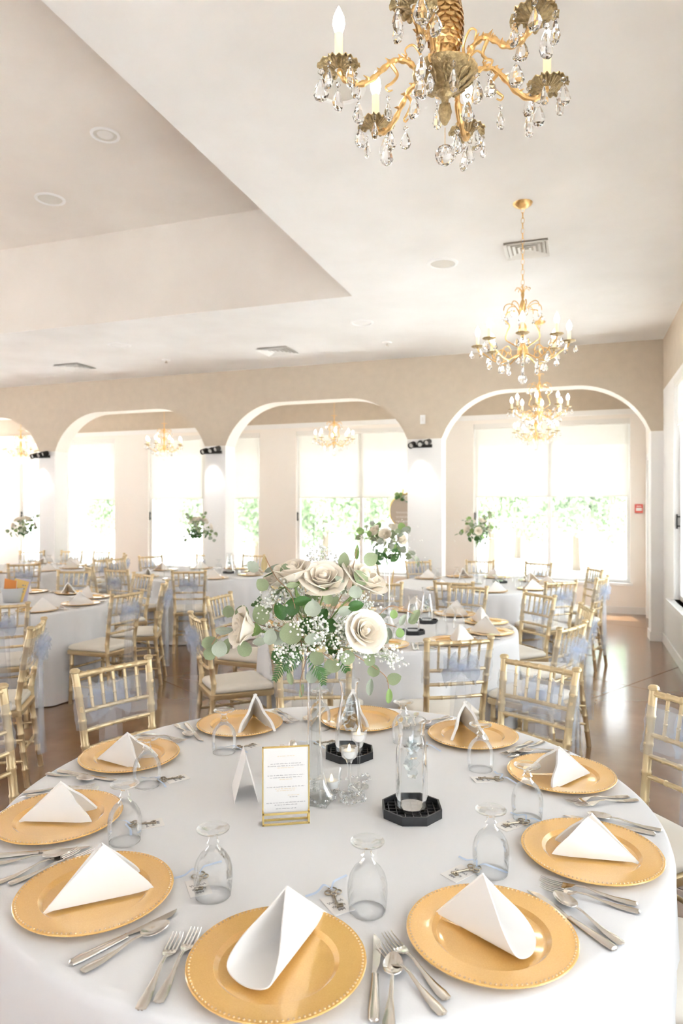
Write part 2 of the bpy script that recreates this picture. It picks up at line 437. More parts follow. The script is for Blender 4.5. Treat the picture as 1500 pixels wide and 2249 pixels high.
mb = MB()
for a, b, za, zb in ((9.75, 9.87, .02, 2.3), (10.73, 10.85, .02, 2.3), (9.87, 10.73, .02, .25), (9.87, 10.73, 2.18, 2.3)): mb.b2((XR + .05, a, za), (XR + .1, b, zb))
obj('door_frame', mb, 'door_white', dr, smooth=False)
obj('pane', MB().b2((XR + .07, 9.87, .25), (XR + .076, 10.73, 2.18)), 'window_glass', dr, smooth=False)
mb = MB()
for a, b, za, zb in ((9.66, 9.75, 0, 2.39), (10.85, 10.94, 0, 2.39), (9.66, 10.94, 2.3, 2.39)): mb.b2((XR - .02, a, za), (XR, b, zb))
obj('door_casing', mb, 'trim_white', dr, smooth=False)

# window light portals guide the sky light through the openings
def portal(x, y, z, sx, sz, rot):
    l = bpy.data.lights.new('window_portal', 'AREA'); l.shape = 'RECTANGLE'; l.size = sx; l.size_y = sz
    l.cycles.is_portal = True
    o = bpy.data.objects.new('window_portal', l); COL.objects.link(o); o.location = (x, y, z); o.rotation_euler = rot
for a, b in WB: portal((a + b) / 2, YW + .22, 1.72, b - a, 2.5, (-pi / 2, 0, 0))
for a, b in WR: portal(XR + .22, (a + b) / 2, 1.8, 2.36, b - a, (0, pi / 2, 0))
portal(-.9, YB - .22, 1.7, 2.6, 1.6, (pi / 2, 0, 0))
for a, b in [(-3, -.5), (.3, 2.8), (3.6, 6.1), (9.6, 11)]: portal(XL - .22, (a + b) / 2, 1.72, 2.5, b - a, (0, -pi / 2, 0))
portal(XR + .22, 10.3, 1.15, 2.2, 1.1, (0, pi / 2, 0))

# ------------------------------------------------------------------ fittings on ceiling and walls
def ceil_disc(u, v, z, r, label, name, cat, mat, lamp=False):
    p = P(u, v, z); t = thing(name, label, cat, (p.x, p.y, z))
    ring = MB().lathe([(r * .80, -.002), (r * .84, -.012), (r, -.008), (r * 1.02, 0)], 32, cap=False); obj('trim_ring', ring, 'trim_white', t)
    if lamp:
        obj('bulb_face', MB().ball((0, 0, .01), r * .6, 20, 10, (1, 1, .45)), 'vent_white', t)
        obj('can', MB().lathe([(r * .8, -.004), (r * .72, .0), (r * .7, -.001), (0, -.001)], 28, cap=False), 'speaker_grille', t)
    else:
        obj('grille', MB().lathe([(r * .8, -.003), (r * .4, -.006), (0, -.007)], 28, cap=False), mat, t)
ceil_disc(231, 296, ZU, .115, 'recessed ceiling light in white ring on the raised ceiling', 'recessed_light', 'light', None, True)
ceil_disc(110, 437, ZU, .14, 'round beige speaker grille in the raised ceiling', 'ceiling_speaker', 'speaker', 'speaker_grille')
ceil_disc(972, 578, ZC, .125, 'round speaker grille left of the ceiling vent', 'ceiling_speaker', 'speaker', 'speaker_grille')
ceil_disc(795, 708, ZC, .125, 'round speaker grille beyond the raised ceiling corner', 'ceiling_speaker', 'speaker', 'plaster_ceiling')
ceil_disc(262, 757, ZC, .14, 'round speaker grille on the low ceiling at far left', 'ceiling_speaker', 'speaker', 'plaster_ceiling')
ceil_disc(748, 195, ZC, .12, 'round speaker grille behind the nearest chandelier', 'ceiling_speaker', 'speaker', 'speaker_grille')
for u, v, lb in ((850, 752, 'small sprinkler cap near the right arch'), (365, 790, 'small sprinkler cap above the left arch')):
    p = P(u, v, ZC); t = thing('sprinkler_cap', lb, 'sprinkler', (p.x, p.y, ZC), group='sprinkler caps')
    obj('cap_plate', MB().lathe([(.06, 0), (.055, -.012), (.03, -.016)], 20), 'trim_white', t)
    obj('nozzle', MB().lathe([(.012, -.016), (.012, -.035), (.02, -.038), (.02, -.041)], 12), 'steel', t)
def vent(u, v, w, label, rz=0.0):
    p = P(u, v, ZC); t = thing('ceiling_vent', label, 'vent', (p.x, p.y, ZC), rz, 'ceiling vents')
    obj('backing', MB().b2((-w * .48, -w * .48, -.004), (w * .48, w * .48, 0)), 'vent_dark', t, smooth=False)
    for k in range(5):
        a = w * (.5 - .1 * k); b = a - w * (.05 if k else .07); z = -.022 + .003 * k; m_ = MB()
        for s in (-1, 1):
            m_.add([(-a, s * a, z), (a, s * a, z), (b, s * b, -.004), (-b, s * b, -.004)], [(0, 1, 2, 3)])
            m_.add([(s * a, -a, z), (s * a, a, z), (s * b, b, -.004), (s * b, -b, -.004)], [(0, 1, 2, 3)])
        obj('frame' if k == 0 else 'louvre', m_, 'vent_white', t, smooth=False, solid=.003)
vent(1157, 545, .34, 'square louvred ceiling vent behind the second chandelier')
vent(610, 770, .42, 'square louvred ceiling vent above the middle arch')
vent(165, 805, .42, 'square louvred ceiling vent at far left above the arcade')
# thermostat plate and fire alarm
p = PD(928, 921, 9.13); t = thing('wall_plate', 'white wall plate on the beige wall above the pier', 'switch plate', (p.x, YA, p.z))
obj('plate', MB().b2((-.035, -.008, -.06), (.035, 0, .06)), 'trim_white', t, smooth=False)
obj('dial', MB().b2((-.012, -.014, -.03), (.012, -.008, .03)), 'vent_white', t, smooth=False)
p = PD(1403, 1117, 10.28); t = thing('fire_alarm', 'red fire alarm pull station beside the right gallery window', 'alarm', (p.x, YW, p.z))
obj('housing', MB().b2((-.055, -.04, -.065), (.055, 0, .065)), 'alarm_red', t, smooth=False)
obj('pull_bar', MB().b2((-.04, -.052, -.035), (.04, -.04, .012)), 'trim_white', t, smooth=False)
obj('lettering', MB().b2((-.035, -.0415, .03), (.035, -.04, .042)), 'trim_white', t, smooth=False)
# sconces on the piers
def sconce(u, v, label):
    r = (u - 750) / FPX; Z = YA / (cos(YAW) + sin(YAW) * r); p = PD(u, v, Z)
    t = thing('pier_sconce', label, 'sconce', (p.x, YA, p.z), group='black sconces on the piers')
    obj('back_bar', MB().b2((-.15, -.035, -.045), (.15, 0, -.005)), 'black_metal', t, smooth=False)
    for k, (x, tilt, zz) in enumerate(((-.11, .5, -.01), (0, -.3, .0), (.10, .7, .02))):
        M = Euler((pi * .62, tilt, 0)).to_matrix()
        c = obj('lamp_can', MB().lathe([(.02, -.06), (.036, -.055), (.04, .05), (.034, .05), (.03, .0)], 16, (x, -.07, zz), M=M), 'black_metal', t)
        obj('arm', MB().tube([(x, 0, -.02), (x, -.05, zz)], .008, 6), 'black_metal', t)
        obj('lens', MB().lathe([(.03, .03), (0, .036)], 14, (x, -.07, zz), cap=False, M=M), 'vent_white', c)
    l = bpy.data.lights.new('sconce_spot', 'SPOT'); l.energy = 3.0; l.spot_size = radians(70); l.spot_blend = .8; l.color = (.95, .97, 1); l.shadow_soft_size = .03
    o = bpy.data.objects.new('sconce_spot', l); COL.objects.link(o); o.parent = t; o.location = (0, -.16, -.08); o.rotation_euler = (radians(14), 0, 0)
sconce(94, 1000, 'cluster of small black spotlights on the leftmost pier')
sconce(468, 990, 'cluster of small black spotlights on the second pier from the left')
sconce(925, 976, 'cluster of small black spotlights on the pier right of the middle arch')

# ------------------------------------------------------------------ chandeliers
def teardrop(L=.055, R=.014, n=7):
    return MB().lathe([(0, 0), (R * .35, -L * .12), (R * .75, -L * .4), (R, -L * .68), (R * .7, -L * .9), (0, -L)], n, cap=False)
ME_DROP = teardrop(.062, .020).mesh('crystal_drop', smooth=False, weld=True)
ME_OCT = MB().lathe([(0, 0), (.009, -.008), (.009, -.012), (0, -.02)], 8, cap=False).mesh('crystal_bead', smooth=False, weld=True)
ME_BALL = MB().ball((0, 0, 0), .031, 12, 8).mesh('crystal_ball', smooth=False)
for me_ in (ME_DROP, ME_OCT, ME_BALL): me_.materials.append(MATS['crystal'])
ME_BULB = MB().lathe([(.009, 0), (.013, .01), (.0165, .026), (.014, .045), (.007, .062), (.0015, .074), (0, .076)], 16, cap=False).mesh('bulb', weld=True)
ME_CANDLE = MB().lathe([(.0125, 0), (.0125, .094), (.009, .096)], 16).mesh('candle')
def leaf_cup(R=.056, lobes=5, depth=.026):
    def fn(u, v):
        a = 2 * pi * u; rip = 1 + (.34 * abs(sin(a * lobes / 2)) ** .8 - .14 + .07 * abs(sin(a * lobes * 2.5))) * v * v
        r = .012 + (R - .012) * v * rip
        return (r * cos(a), r * sin(a), depth * (v ** 1.6) - .016 * max(v - .75, 0) * 4 + .0045 * v * sin(a * lobes * 4) + .006 * v * cos(a * lobes) - .01)
    return MB().grid(fn, 120, 9, wrap=True)
def crystal(parent, loc, me=ME_DROP, s=1.0, bead=True, rz=0.0):
    c = obj('crystal_drop' if me is ME_DROP else 'crystal_ball', me, None, parent, loc, (0, 0, rz), (s, s * .62 if me is ME_DROP else s, s))
    if bead:
        obj('crystal_bead', ME_OCT, None, c, (0, 0, .022 / s * s), (0, 0, 0), (1, 1, 1))
    return c
def chain(parent, z0, z1, mat):
    n = max(int((z1 - z0) / .034), 2); step = (z1 - z0) / n; m_ = MB()
    for k in range(n):
        M = Matrix.Rotation(pi / 2 * (k % 2), 3, 'Z') @ Matrix.Rotation(pi / 2, 3, 'X') @ Matrix.Diagonal((.55, 1.0, 1.0)).to_3x3()
        m_.ring(.02, .0024, (0, 0, z0 + (k + .5) * step), 12, 5, M)
    return obj('chain', m_, mat, parent)

# nearest chandelier: six cast arms, leaf cups, pineapple stem
ZR = 2.925
c0 = cw(.319, 2.103)
ch = thing('crystal_chandelier', 'large brass chandelier with leaf cups and pineapple stem, nearest the viewer', 'chandelier', (c0.x, c0.y, ZR), YAW, 'chandeliers')
obj('bowl', MB().lathe([(.014, -.052), (.026, -.050), (.045, -.042), (.072, -.024), (.090, -.006), (.098, .002), (.1, .010), (.094, .014), (.06, .018)], 60,
    wob=lambda a, j: 1 + (.035 * sin(12 * a) if 2 <= j <= 4 else 0.012 * sin(40 * a) if j in (5, 6) else 0)), 'brass_old', ch)
sw = MB()
for k in range(8):
    a0 = 2 * pi * k / 8
    for sgn in (-1, 1):
        pts = []
        for q in range(16):
            t = q / 15; ang = a0 + sgn * (.05 + .17 * sin(t * 2.6)) ; zz = -.044 + .036 * t
            rr = .042 + .050 * ((zz + .044) / .038) ** .8 + .003
            if t > .6: ang = a0 + sgn * (.05 + .17 * sin(.6 * 2.6) - .3 * (t - .6)); zz = -.044 + .036 * (.6 + .25 * sin((t - .6) * 5)); rr = .042 + .050 * ((zz + .044) / .038) ** .8 + .003
            pts.append((rr * cos(ang), rr * sin(ang), zz))
        sw.tube(pts, .0032, 5)
obj('scroll_relief', sw, 'brass_old', ch)
obj('finial', MB().lathe([(.026, -.048), (.024, -.06), (.012, -.07), (.010, -.085), (.017, -.092), (.0195, -.112), (.015, -.135), (.007, -.150), (0, -.155)], 24, cap=False,
    wob=lambda a, j: 1 + .12 * sin(6 * a + j * 1.6) if j > 2 else 1), 'brass_old', ch)
pine = obj('pineapple_stem', MB().lathe([(.03, .015), (.035, .02), (.028, .035), (.026, .06), (.03, .07), (.045, .09), (.052, .13), (.05, .18), (.042, .22), (.03, .25), (.02, .27), (.012, .30)], 32), 'brass', ch)
sc_ = MB()
for row in range(11):
    z = .08 + row * .0165; q = (z - .165) / .1; r = .052 * sqrt(max(1 - q * q * .75, .15))
    for k in range(11):
        a = 2 * pi * (k + .5 * (row % 2)) / 11
        o_ = Vector((cos(a), sin(a), 0)); tng = Vector((-sin(a), cos(a), 0)); up = Vector((0, 0, 1)); b = o_ * r + up * z
        w = r * .29
        sc_.add([b - tng * w, b + tng * w, b + tng * w * .9 + o_ * .004 + up * -.011, b - tng * w * .9 + o_ * .004 + up * -.011, b + o_ * .007 + up * -.018, b + o_ * .006 - up * .006],
                [(0, 1, 5), (1, 2, 5), (2, 4, 5), (4, 3, 5), (3, 0, 5)])
obj('scales', sc_, 'brass', pine)
crown = MB()
for k in range(10):
    a = 2 * pi * k / 10
    crown.tube([(.012 * cos(a), .012 * sin(a), .29), (.03 * cos(a), .03 * sin(a), .33), (.06 * cos(a), .06 * sin(a), .345)], [.006, .006, .001], 5)
obj('crown_leaves', crown, 'brass', pine)
armp = bez([(.085, 0, .0), (.11, 0, .028), (.15, 0, .035), (.19, 0, .008), (.235, 0, -.035), (.28, 0, -.05), (.315, 0, -.035), (.33, 0, -.008)], 8)
am = MB().tube(armp, [.0085 + .0018 * sin(i * 1.1) for i in range(len(armp))], 8)
scr = bez([(.17, 0, .02), (.15, 0, -.01), (.165, 0, -.035), (.185, 0, -.05), (.178, 0, -.062), (.165, 0, -.058)], 6)
am.tube(scr, [.006 - .004 * i / len(scr) for i in range(len(scr))], 6)
up_ = bez([(.085, 0, .0), (.075, 0, .05), (.10, 0, .085), (.125, 0, .07), (.12, 0, .05)], 6); am.tube(up_, [.005 - .003 * i / len(up_) for i in range(len(up_))], 6)
rnd = random.Random(3)
for i in range(6, len(armp) - 6, 3):
    p_ = armp[i]; s_ = 1 if (i // 3) % 2 else -1
    d_ = Vector((rnd.uniform(-.3, .3), s_ * .9, rnd.uniform(.2, .9))).normalized()
    am.tube([p_, p_ + d_ * .010, p_ + d_ * .016 + Vector((.008, 0, 0))], [.006, .0045, .0008], 5)
for i in (12, 22, 34): am.tube([armp[i], armp[i] + Vector((-.004, 0, .014)), armp[i] + Vector((.008, 0, .022))], [.007, .005, .0008], 5)
ME_ARM = am.mesh('arm')
ME_CUP = leaf_cup().mesh('leaf_cup', solid=.002)
for k in range(6):
    a = radians(7.5 + 60 * k)
    arm = obj('arm', ME_ARM, 'brass', ch, (0, 0, 0), (0, 0, a))
    cp = Vector((.33 * cos(a), .33 * sin(a), .0))
    obj('leaf_cup', ME_CUP, 'brass_old', ch, cp, (0, 0, a * 2))
    cd = obj('candle', ME_CANDLE, 'candle_tube', ch, cp + Vector((0, 0, .004)))
    obj('bulb', ME_BULB, 'bulb', cd, (0, 0, .096), (0, 0, 0), (1.15, 1.15, 1.1))
    for j in range(5):
        b = a + 2 * pi * (j + .3) / 5 + k
        crystal(ch, cp + Vector((.055 * cos(b), .055 * sin(b), -.022 - .012 * (j % 2))), s=1.0 + .12 * (j % 3), rz=b * 1.7)
    for r_, z_, s_ in ((.178, -.095, .95), (.27, -.10, 1.15)):
        crystal(ch, Vector((r_ * cos(a), r_ * sin(a), z_)), s=s_, rz=a + .7)
    crystal(ch, Vector((.10 * cos(a + .5), .10 * sin(a + .5), -.04)), s=1.15, rz=a)
crystal(ch, Vector((0, 0, -.245)), ME_BALL, 1.0)
obj('ball_wire', MB().tube([(0, 0, -.16), (0, 0, -.225)], .001, 4), 'brass', ch)
chain(ch, .34, ZC - ZR - .03, 'brass'); obj('canopy', MB().lathe([(.012, -.035), (.03, -.03), (.06, -.012), (.065, 0)], 28, (0, 0, ZC - ZR)), 'brass', ch)

# second type: eight thin arms with wire scrolls, used in a row and in the gallery
ZR2 = 2.69
cs = thing('crystal_chandelier', 'x', 'chandelier', (0, 0, ZR2), 0, 'chandeliers')
obj('stem', MB().lathe([(.004, .36), (.012, .33), (.006, .30), (.02, .265), (.022, .24), (.008, .21), (.008, .15), (.026, .12), (.028, .09), (.012, .06), (.014, .0), (.034, -.03), (.036, -.06), (.014, -.09), (.004, -.13)], 20), 'brass', cs)
obj('crown', MB().add([], []), 'brass', cs) if False else None
cr = MB()
for k in range(8):
    a = 2 * pi * k / 8
    cr.tube(bez([(.006 * cos(a), .006 * sin(a), .34), (.02 * cos(a), .02 * sin(a), .37), (.045 * cos(a), .045 * sin(a), .372), (.05 * cos(a), .05 * sin(a), .36)], 4), .0022, 4)
obj('crown', cr, 'brass', cs)
thin = bez([(.03, 0, -.07), (.07, 0, -.085), (.13, 0, -.115), (.19, 0, -.10), (.25, 0, -.055), (.285, 0, -.035), (.295, 0, -.008)], 6)
am2 = MB().tube(thin, .0052, 6)
curl = bez([(.19, 0, -.10), (.17, 0, -.05), (.13, 0, -.03), (.105, 0, -.06), (.125, 0, -.085)], 6); am2.tube(curl, .004, 5)
ME_ARM2 = am2.mesh('arm')
lyre = bez([(.03, 0, -.02), (.075, 0, .01), (.11, 0, .04), (.10, 0, .09), (.085, 0, .13), (.115, 0, .17), (.10, 0, .215), (.05, 0, .225)], 6)
horn = bez([(.02, 0, .20), (.05, 0, .255), (.09, 0, .27), (.118, 0, .255), (.125, 0, .225)], 6)
ME_LYRE = MB().tube(lyre, .0045, 6).mesh('lyre_scroll'); ME_HORN = MB().tube(horn, .003, 5).mesh('horn')
ME_PAN = MB().lathe([(.006, -.012), (.012, -.006), (.034, -.004), (.042, .004), (.040, .006), (.012, .0)], 18, wob=lambda a, j: 1 + .06 * sin(8 * a) if j in (2, 3) else 1).mesh('drip_pan')
for k in range(8):
    a = 2 * pi * k / 8 + .2; d_ = Vector((cos(a), sin(a), 0)); c_ = d_ * .295
    obj('arm', ME_ARM2, 'brass', cs, (0, 0, 0), (0, 0, a)); obj('drip_pan', ME_PAN, 'brass_old', cs, c_)
    cd = obj('candle', ME_CANDLE, 'candle_tube', cs, c_ + Vector((0, 0, .004)), (0, 0, 0), (.85, .85, .72))
    obj('bulb', ME_BULB, 'bulb', cd, (0, 0, .096), (0, 0, 0), (1.25, 1.25, 1.25))
    for j in range(3):
        b = a + 2 * pi * j / 3; crystal(cs, c_ + Vector((.04 * cos(b), .04 * sin(b), -.024)), s=.85, bead=False, rz=b)
    for r_, z_ in ((.13, -.135), (.215, -.105)): crystal(cs, d_ * r_ + Vector((0, 0, z_)), s=.9, rz=a)
    if k % 2 == 0: obj('lyre_scroll', ME_LYRE, 'brass', cs, (0, 0, 0), (0, 0, a))
    obj('horn', ME_HORN, 'brass', cs, (0, 0, 0), (0, 0, a + .2)); dd = Vector((cos(a + .2), sin(a + .2), 0))
    crystal(cs, dd * .125 + Vector((0, 0, .205)), s=.8, bead=False, rz=a)
crystal(cs, (0, 0, -.15), s=.9, bead=False); crystal(cs, Vector((0, 0, -.235)), ME_BALL, 1.0)
chain(cs, .36, ZC - ZR2 - .03, 'brass'); obj('canopy', MB().lathe([(.012, -.035), (.03, -.03), (.06, -.012), (.065, 0)], 28, (0, 0, ZC - ZR2)), 'brass', cs)
for (x, y), lb in (((-.34, 4.70), 'eight-arm crystal chandelier on a chain beside the square ceiling vent'),
                   ((-.383, 7.74), 'crystal chandelier just before the right arch, below the second chandelier'),
                   ((-.55, 10.1), 'crystal chandelier inside the gallery seen through the right arch'),
                   ((-3.60, 10.1), 'crystal chandelier in the gallery seen through the middle arch'),
                   ((-6.70, 10.1), 'crystal chandelier in the gallery seen through the left arch'),
                   ((-9.81, 10.1), 'crystal chandelier at the left edge, behind the leftmost arch')):
    place(cs, USED, (x, y, ZR2), 0.35 * x + y, lb, 'chandeliers')
for (x, y, z) in ((c0.x, c0.y, ZR + .13),):
    pass
#@@PART2
# ------------------------------------------------------------------ outdoors
struct('ground', MB().b2((-70, -60, -.3), (60, 70, -.15)), 'ground_pale', 'pale sunlit ground outside the windows', smooth=False)
def tree_mesh(seed, n, sx, sz):
    r = random.Random(seed); m_ = MB(); blobs = [(Vector((r.uniform(-1, 1) * sx * .6, r.uniform(-1, 1) * sx * .5, r.uniform(-.6, .6) * sz)), r.uniform(.45, .8) * sx * .6) for _ in range(14)]
    for i in range(n):
        c_, R_ = r.choice(blobs); d_ = Vector((r.gauss(0, 1), r.gauss(0, 1), r.gauss(0, 1))).normalized()
        p_ = c_ + d_ * R_ * r.uniform(.6, 1.0); q = Euler((r.uniform(0, 6), r.uniform(0, 6), r.uniform(0, 6))).to_matrix(); s_ = r.uniform(.05, .10)
        m_.add([p_ + q @ Vector((x * s_, y * s_ * .6, 0)) for x, y in ((-1, 0), (0, -1), (1, 0), (0, 1))], [(0, 1, 2, 3)])
    return m_
TM = [tree_mesh(1, 8000, 2.0, 1.6).mesh('crown', smooth=False), tree_mesh(2, 7000, 1.7, 1.2).mesh('crown', smooth=False)]
TRK = MB().tube([(0, 0, -.2), (.05, .02, 1.0), (-.03, 0, 2.2)], [.13, .10, .05], 8).mesh('trunk')
TM[0].materials.append(MATS['tree_leaf_a']); TM[1].materials.append(MATS['tree_leaf_b'])
for k, (x, y, z, s_, v, lb) in enumerate(((-2.0, 17, 1.9, .85, 0, 'green tree outside the left pane of the right window'), (1.5, 16.5, 1.3, .6, 1, 'low pale bush outside the right pane of the right window'),
        (2.4, 21, 2.0, 1.0, 0, 'taller tree beyond the bush outside the right window'), (.0, 20.5, 1.9, .95, 1, 'pale round tree behind the mullion of the right window'),
        (-4.3, 19, 1.9, .8, 1, 'pale tree outside the right pane of the middle arch window'), (-6.9, 18.5, 1.8, .95, 0, 'green tree outside the left pane of the middle arch window'),
        (-9.3, 19, 1.9, .9, 0, 'green tree outside just left of the middle arch'), (-12.6, 23, 2.0, 1.1, 1, 'pale tree outside the second window from the left'),
        (-15.6, 21, 1.8, .9, 0, 'green tree outside the leftmost arch'), (-2.0, 25, 2.4, 1.1, 1, 'distant pale tree behind the right window'))):
    t = thing('garden_tree', lb, 'tree', (x, y, -.15), k * 1.3, 'trees outside the windows')
    obj('crown', TM[v], None, t, (0, 0, z + .15), (0, 0, 0), (s_,) * 3); obj('trunk', TRK, 'bark', t, (0, 0, 0), (0, 0, 0), (s_,) * 3)

# ------------------------------------------------------------------ tables
def cw_inv(p): return (p[0] * cos(YAW) + p[1] * sin(YAW), -p[0] * sin(YAW) + p[1] * cos(YAW))
TABLES = {}
RT = .914
def cloth_mesh(seed, nf):
    r = random.Random(seed); ph = [r.uniform(0, 6.3) for _ in range(4)]; m_ = MB(); N = 180
    prof = [(0, 0, 0), (.5, 0, 0), (RT - .03, 0, 0), (RT - .008, -.001, 0), (RT, -.006, 0), (RT + .005, -.022, 0), (RT + .006, -.06, .1), (RT + .008, -.16, .35), (RT + .012, -.30, .6), (RT + .018, -.45, .8), (RT + .026, -.60, 1), (RT + .035, -.742, 1.1)]
    vs = []; fs = []
    for j, (rr, z, am_) in enumerate(prof):
        for i in range(N):
            a = 2 * pi * i / N
            w = (sin(nf * a + ph[0] + .8 * sin(3 * a + ph[1])) * .6 + sin((nf * 2 + 1) * a + ph[2]) * .25 + sin(5 * a + ph[3]) * .3) * .022 * am_
            vs.append(((rr + w) * cos(a), (rr + w) * sin(a), TOP + z))
    for j in range(len(prof) - 1):
        for i in range(N):
            k = (i + 1) % N
            fs.append((j * N + i, j * N + k, (j + 1) * N + k, (j + 1) * N + i))
    return m_.add(vs, fs)
TDESC = {}
def table(key, x, y, label, desc):
    o = obj('tablecloth', cloth_mesh(hash(key) % 97 if False else len(TABLES) * 7 + 3, 19 + len(TABLES)), 'cloth', None, (x, y, 0), weld=True, ang=70)
    tag(o, label, 'tablecloth', 'round tables under white cloths'); TABLES[key] = Vector((x, y, 0)); TDESC[key] = desc
table('T0', -.69, 1.886, 'round white tablecloth on the large table nearest the viewer', 'near table')
table('T1', -1.293, 4.77, 'round white tablecloth on the table right behind the near one', 'second table')
table('T4', -1.06, 7.75, 'round white tablecloth on the far right table before the right arch', 'far right table')
table('T2', -4.86, 4.82, 'round white tablecloth on the left table with the magazine bucket', 'left table')
table('T3', -4.64, 7.8, 'round white tablecloth on the far middle table', 'far middle table')
table('T5', -7.47, 7.75, 'round white tablecloth on the far left table', 'far left table')
BINS = ['right side', 'right side toward the back', 'back right', 'back, just right of centre', 'back centre', 'back, just left of centre', 'back left', 'left side toward the back',
        'left side', 'left side toward the front', 'front left', 'front, just left of centre', 'front centre', 'front, just right of centre', 'front right', 'right side toward the front']
def where(deg): return BINS[int(round((deg % 360) / 22.5)) % 16]
SEEN_LABELS = {}
def uniq(lb):
    n = SEEN_LABELS.get(lb, 0); SEEN_LABELS[lb] = n + 1
    return lb if n == 0 else lb + ', farther one' if n == 1 else lb + ', farthest one'

# ------------------------------------------------------------------ chairs
def bamboo(pts, r, step=.085, n=8, knob=1.22):
    """tube with knuckle rings at regular intervals"""
    pts = [Vector(p) for p in pts]; L = [0]
    for a, b in zip(pts[:-1], pts[1:]): L.append(L[-1] + (b - a).length)
    tot = L[-1]
    def at(s):
        for i in range(len(pts) - 1):
            if s <= L[i + 1] + 1e-9:
                return pts[i].lerp(pts[i + 1], (s - L[i]) / max(L[i + 1] - L[i], 1e-9))
        return pts[-1]
    k = max(int(round(tot / step)), 1); ss = []
    for i in range(1, k):
        c_ = tot * i / k; ss += [(c_ - r * .55, r), (c_ - r * .25, r * knob), (c_ + r * .25, r * knob), (c_ + r * .55, r)]
    for q in L[1:-1]: ss.append((q, r))
    ss = [(0, r)] + sorted(ss) + [(tot, r)]
    return MB().tube([at(s) for s, _ in ss], [x for _, x in ss], n)
def make_chair():
    t = thing('chiavari_chair', 'x', 'chair', (0, 0, 0), 0, 'gold chiavari chairs')
    def rail(z, y, hw, r, bow, nm, step=.075):
        pts = [(hw * (2 * i / 8 - 1), y - bow * (1 - (2 * i / 8 - 1) ** 2), z) for i in range(9)]
        return obj(nm, bamboo(pts, r, step), 'chair_gold', t)
    for s in (-1, 1):
        lg = obj('rear_leg', bamboo([(s * .178, -.235, 0), (s * .165, -.185, .40), (s * .166, -.182, .50), (s * .176, -.215, .72), (s * .188, -.252, .905)], .0165, .10, 10, 1.16), 'chair_gold', t)
        obj('finial', MB().lathe([(.0165, 0), (.021, .004), (.021, .012), (.015, .018), (0, .020)], 14, (s * .188, -.252, .902), cap=False), 'chair_gold', lg)
        obj('front_leg', bamboo([(s * .19, .185, 0), (s * .185, .17, .43)], .016, .10, 10, 1.16), 'chair_gold', t)
    rail(.890, -.249, .184, .0125, .012, 'top_rail', .066)
    rail(.742, -.22, .174, .0095, .012, 'back_rail'); rail(.665, -.206, .171, .0095, .012, 'back_rail'); rail(.592, -.195, .168, .0095, .012, 'back_rail')
    for k in range(5):
        x = (k - 2) * .060; y = .012 * (1 - (x / .2) ** 2)
        obj('spindle', bamboo([(x * .96, -.22 - y, .742), (x, -.249 - y, .89)], .0072, .05, 7, 1.3), 'chair_gold', t)
    for z, x0 in ((.15, .188), (.27, .186)):
        for s in (-1, 1): obj('stretcher', bamboo([(s * x0, .178, z), (s * x0 * .96, -.21, z)], .009, .09), 'chair_gold', t)
    for z in (.17, .29): obj('stretcher', bamboo([(-.188, .177, z), (.188, .177, z)], .009, .09), 'chair_gold', t)
    obj('stretcher', bamboo([(-.178, -.207, .2), (.178, -.207, .2)], .009, .09), 'chair_gold', t)
    def rr(w0, w1, d0, d1, z, rc=.03, n=5):
        cs_ = [(w1 - rc, d1 - rc, 0), (-w1 + rc, d1 - rc, 90), (-w0 + rc, d0 + rc, 180), (w0 - rc, d0 + rc, 270)]; out = []
        for x, y, a in cs_:
            for i in range(n): b = radians(a + 90 * i / (n - 1)); out.append((x + rc * cos(b), y + rc * sin(b), z))
        return out
    m_ = MB(); rings = [rr(.185, .21, -.20, .205, .405), rr(.19, .215, -.205, .21, .412), rr(.19, .215, -.205, .21, .436), rr(.18, .205, -.195, .20, .442)]
    n = len(rings[0])
    def loft(mb_, rings):
        vs = [p for r_ in rings for p in r_]
        fs = [(j * n + i, j * n + (i + 1) % n, (j + 1) * n + (i + 1) % n, (j + 1) * n + i) for j in range(len(rings) - 1) for i in range(n)]
        fs += [tuple(range(n - 1, -1, -1)), tuple((len(rings) - 1) * n + i for i in range(n))]
        mb_.add(vs, fs); return mb_
    obj('seat_frame', loft(m_, rings), 'chair_gold', t)
    rings = [rr(.178, .203, -.178, .195, .442), rr(.186, .211, -.184, .203, .452), rr(.186, .211, -.184, .203, .468), rr(.172, .196, -.17, .188, .482), rr(.12, .14, -.12, .135, .488)]
    obj('cushion', loft(MB(), rings), 'cushion', t, ang=60)
    # sash: band round the back, knot with loops behind, two tails
    def band(u, v):
        a = 2 * pi * u; x = .207 * cos(a); zz = .675 + .175 * v
        y0 = -.21 - (zz - .675) * .17
        pin = max(0, 1 - abs(x) / .10) if sin(a) < 0 else 0
        zc = .765; zz = zc + (zz - zc) * (1 - .55 * pin)
        y = y0 + (.026 if sin(a) >= 0 else -.030) * min(1, abs(sin(a)) * 1.8) - .012 * (1 - (x / .2) ** 2) + .004 * sin(9 * v + 5 * x) + .003 * sin(22 * v)
        return (x, y, zz)
    sash = obj('sash', MB().grid(band, 56, 10, wrap=True), 'organza', t, ang=80)
    sash['label'] = 'pale blue sheer organza sash'
    m_ = MB()
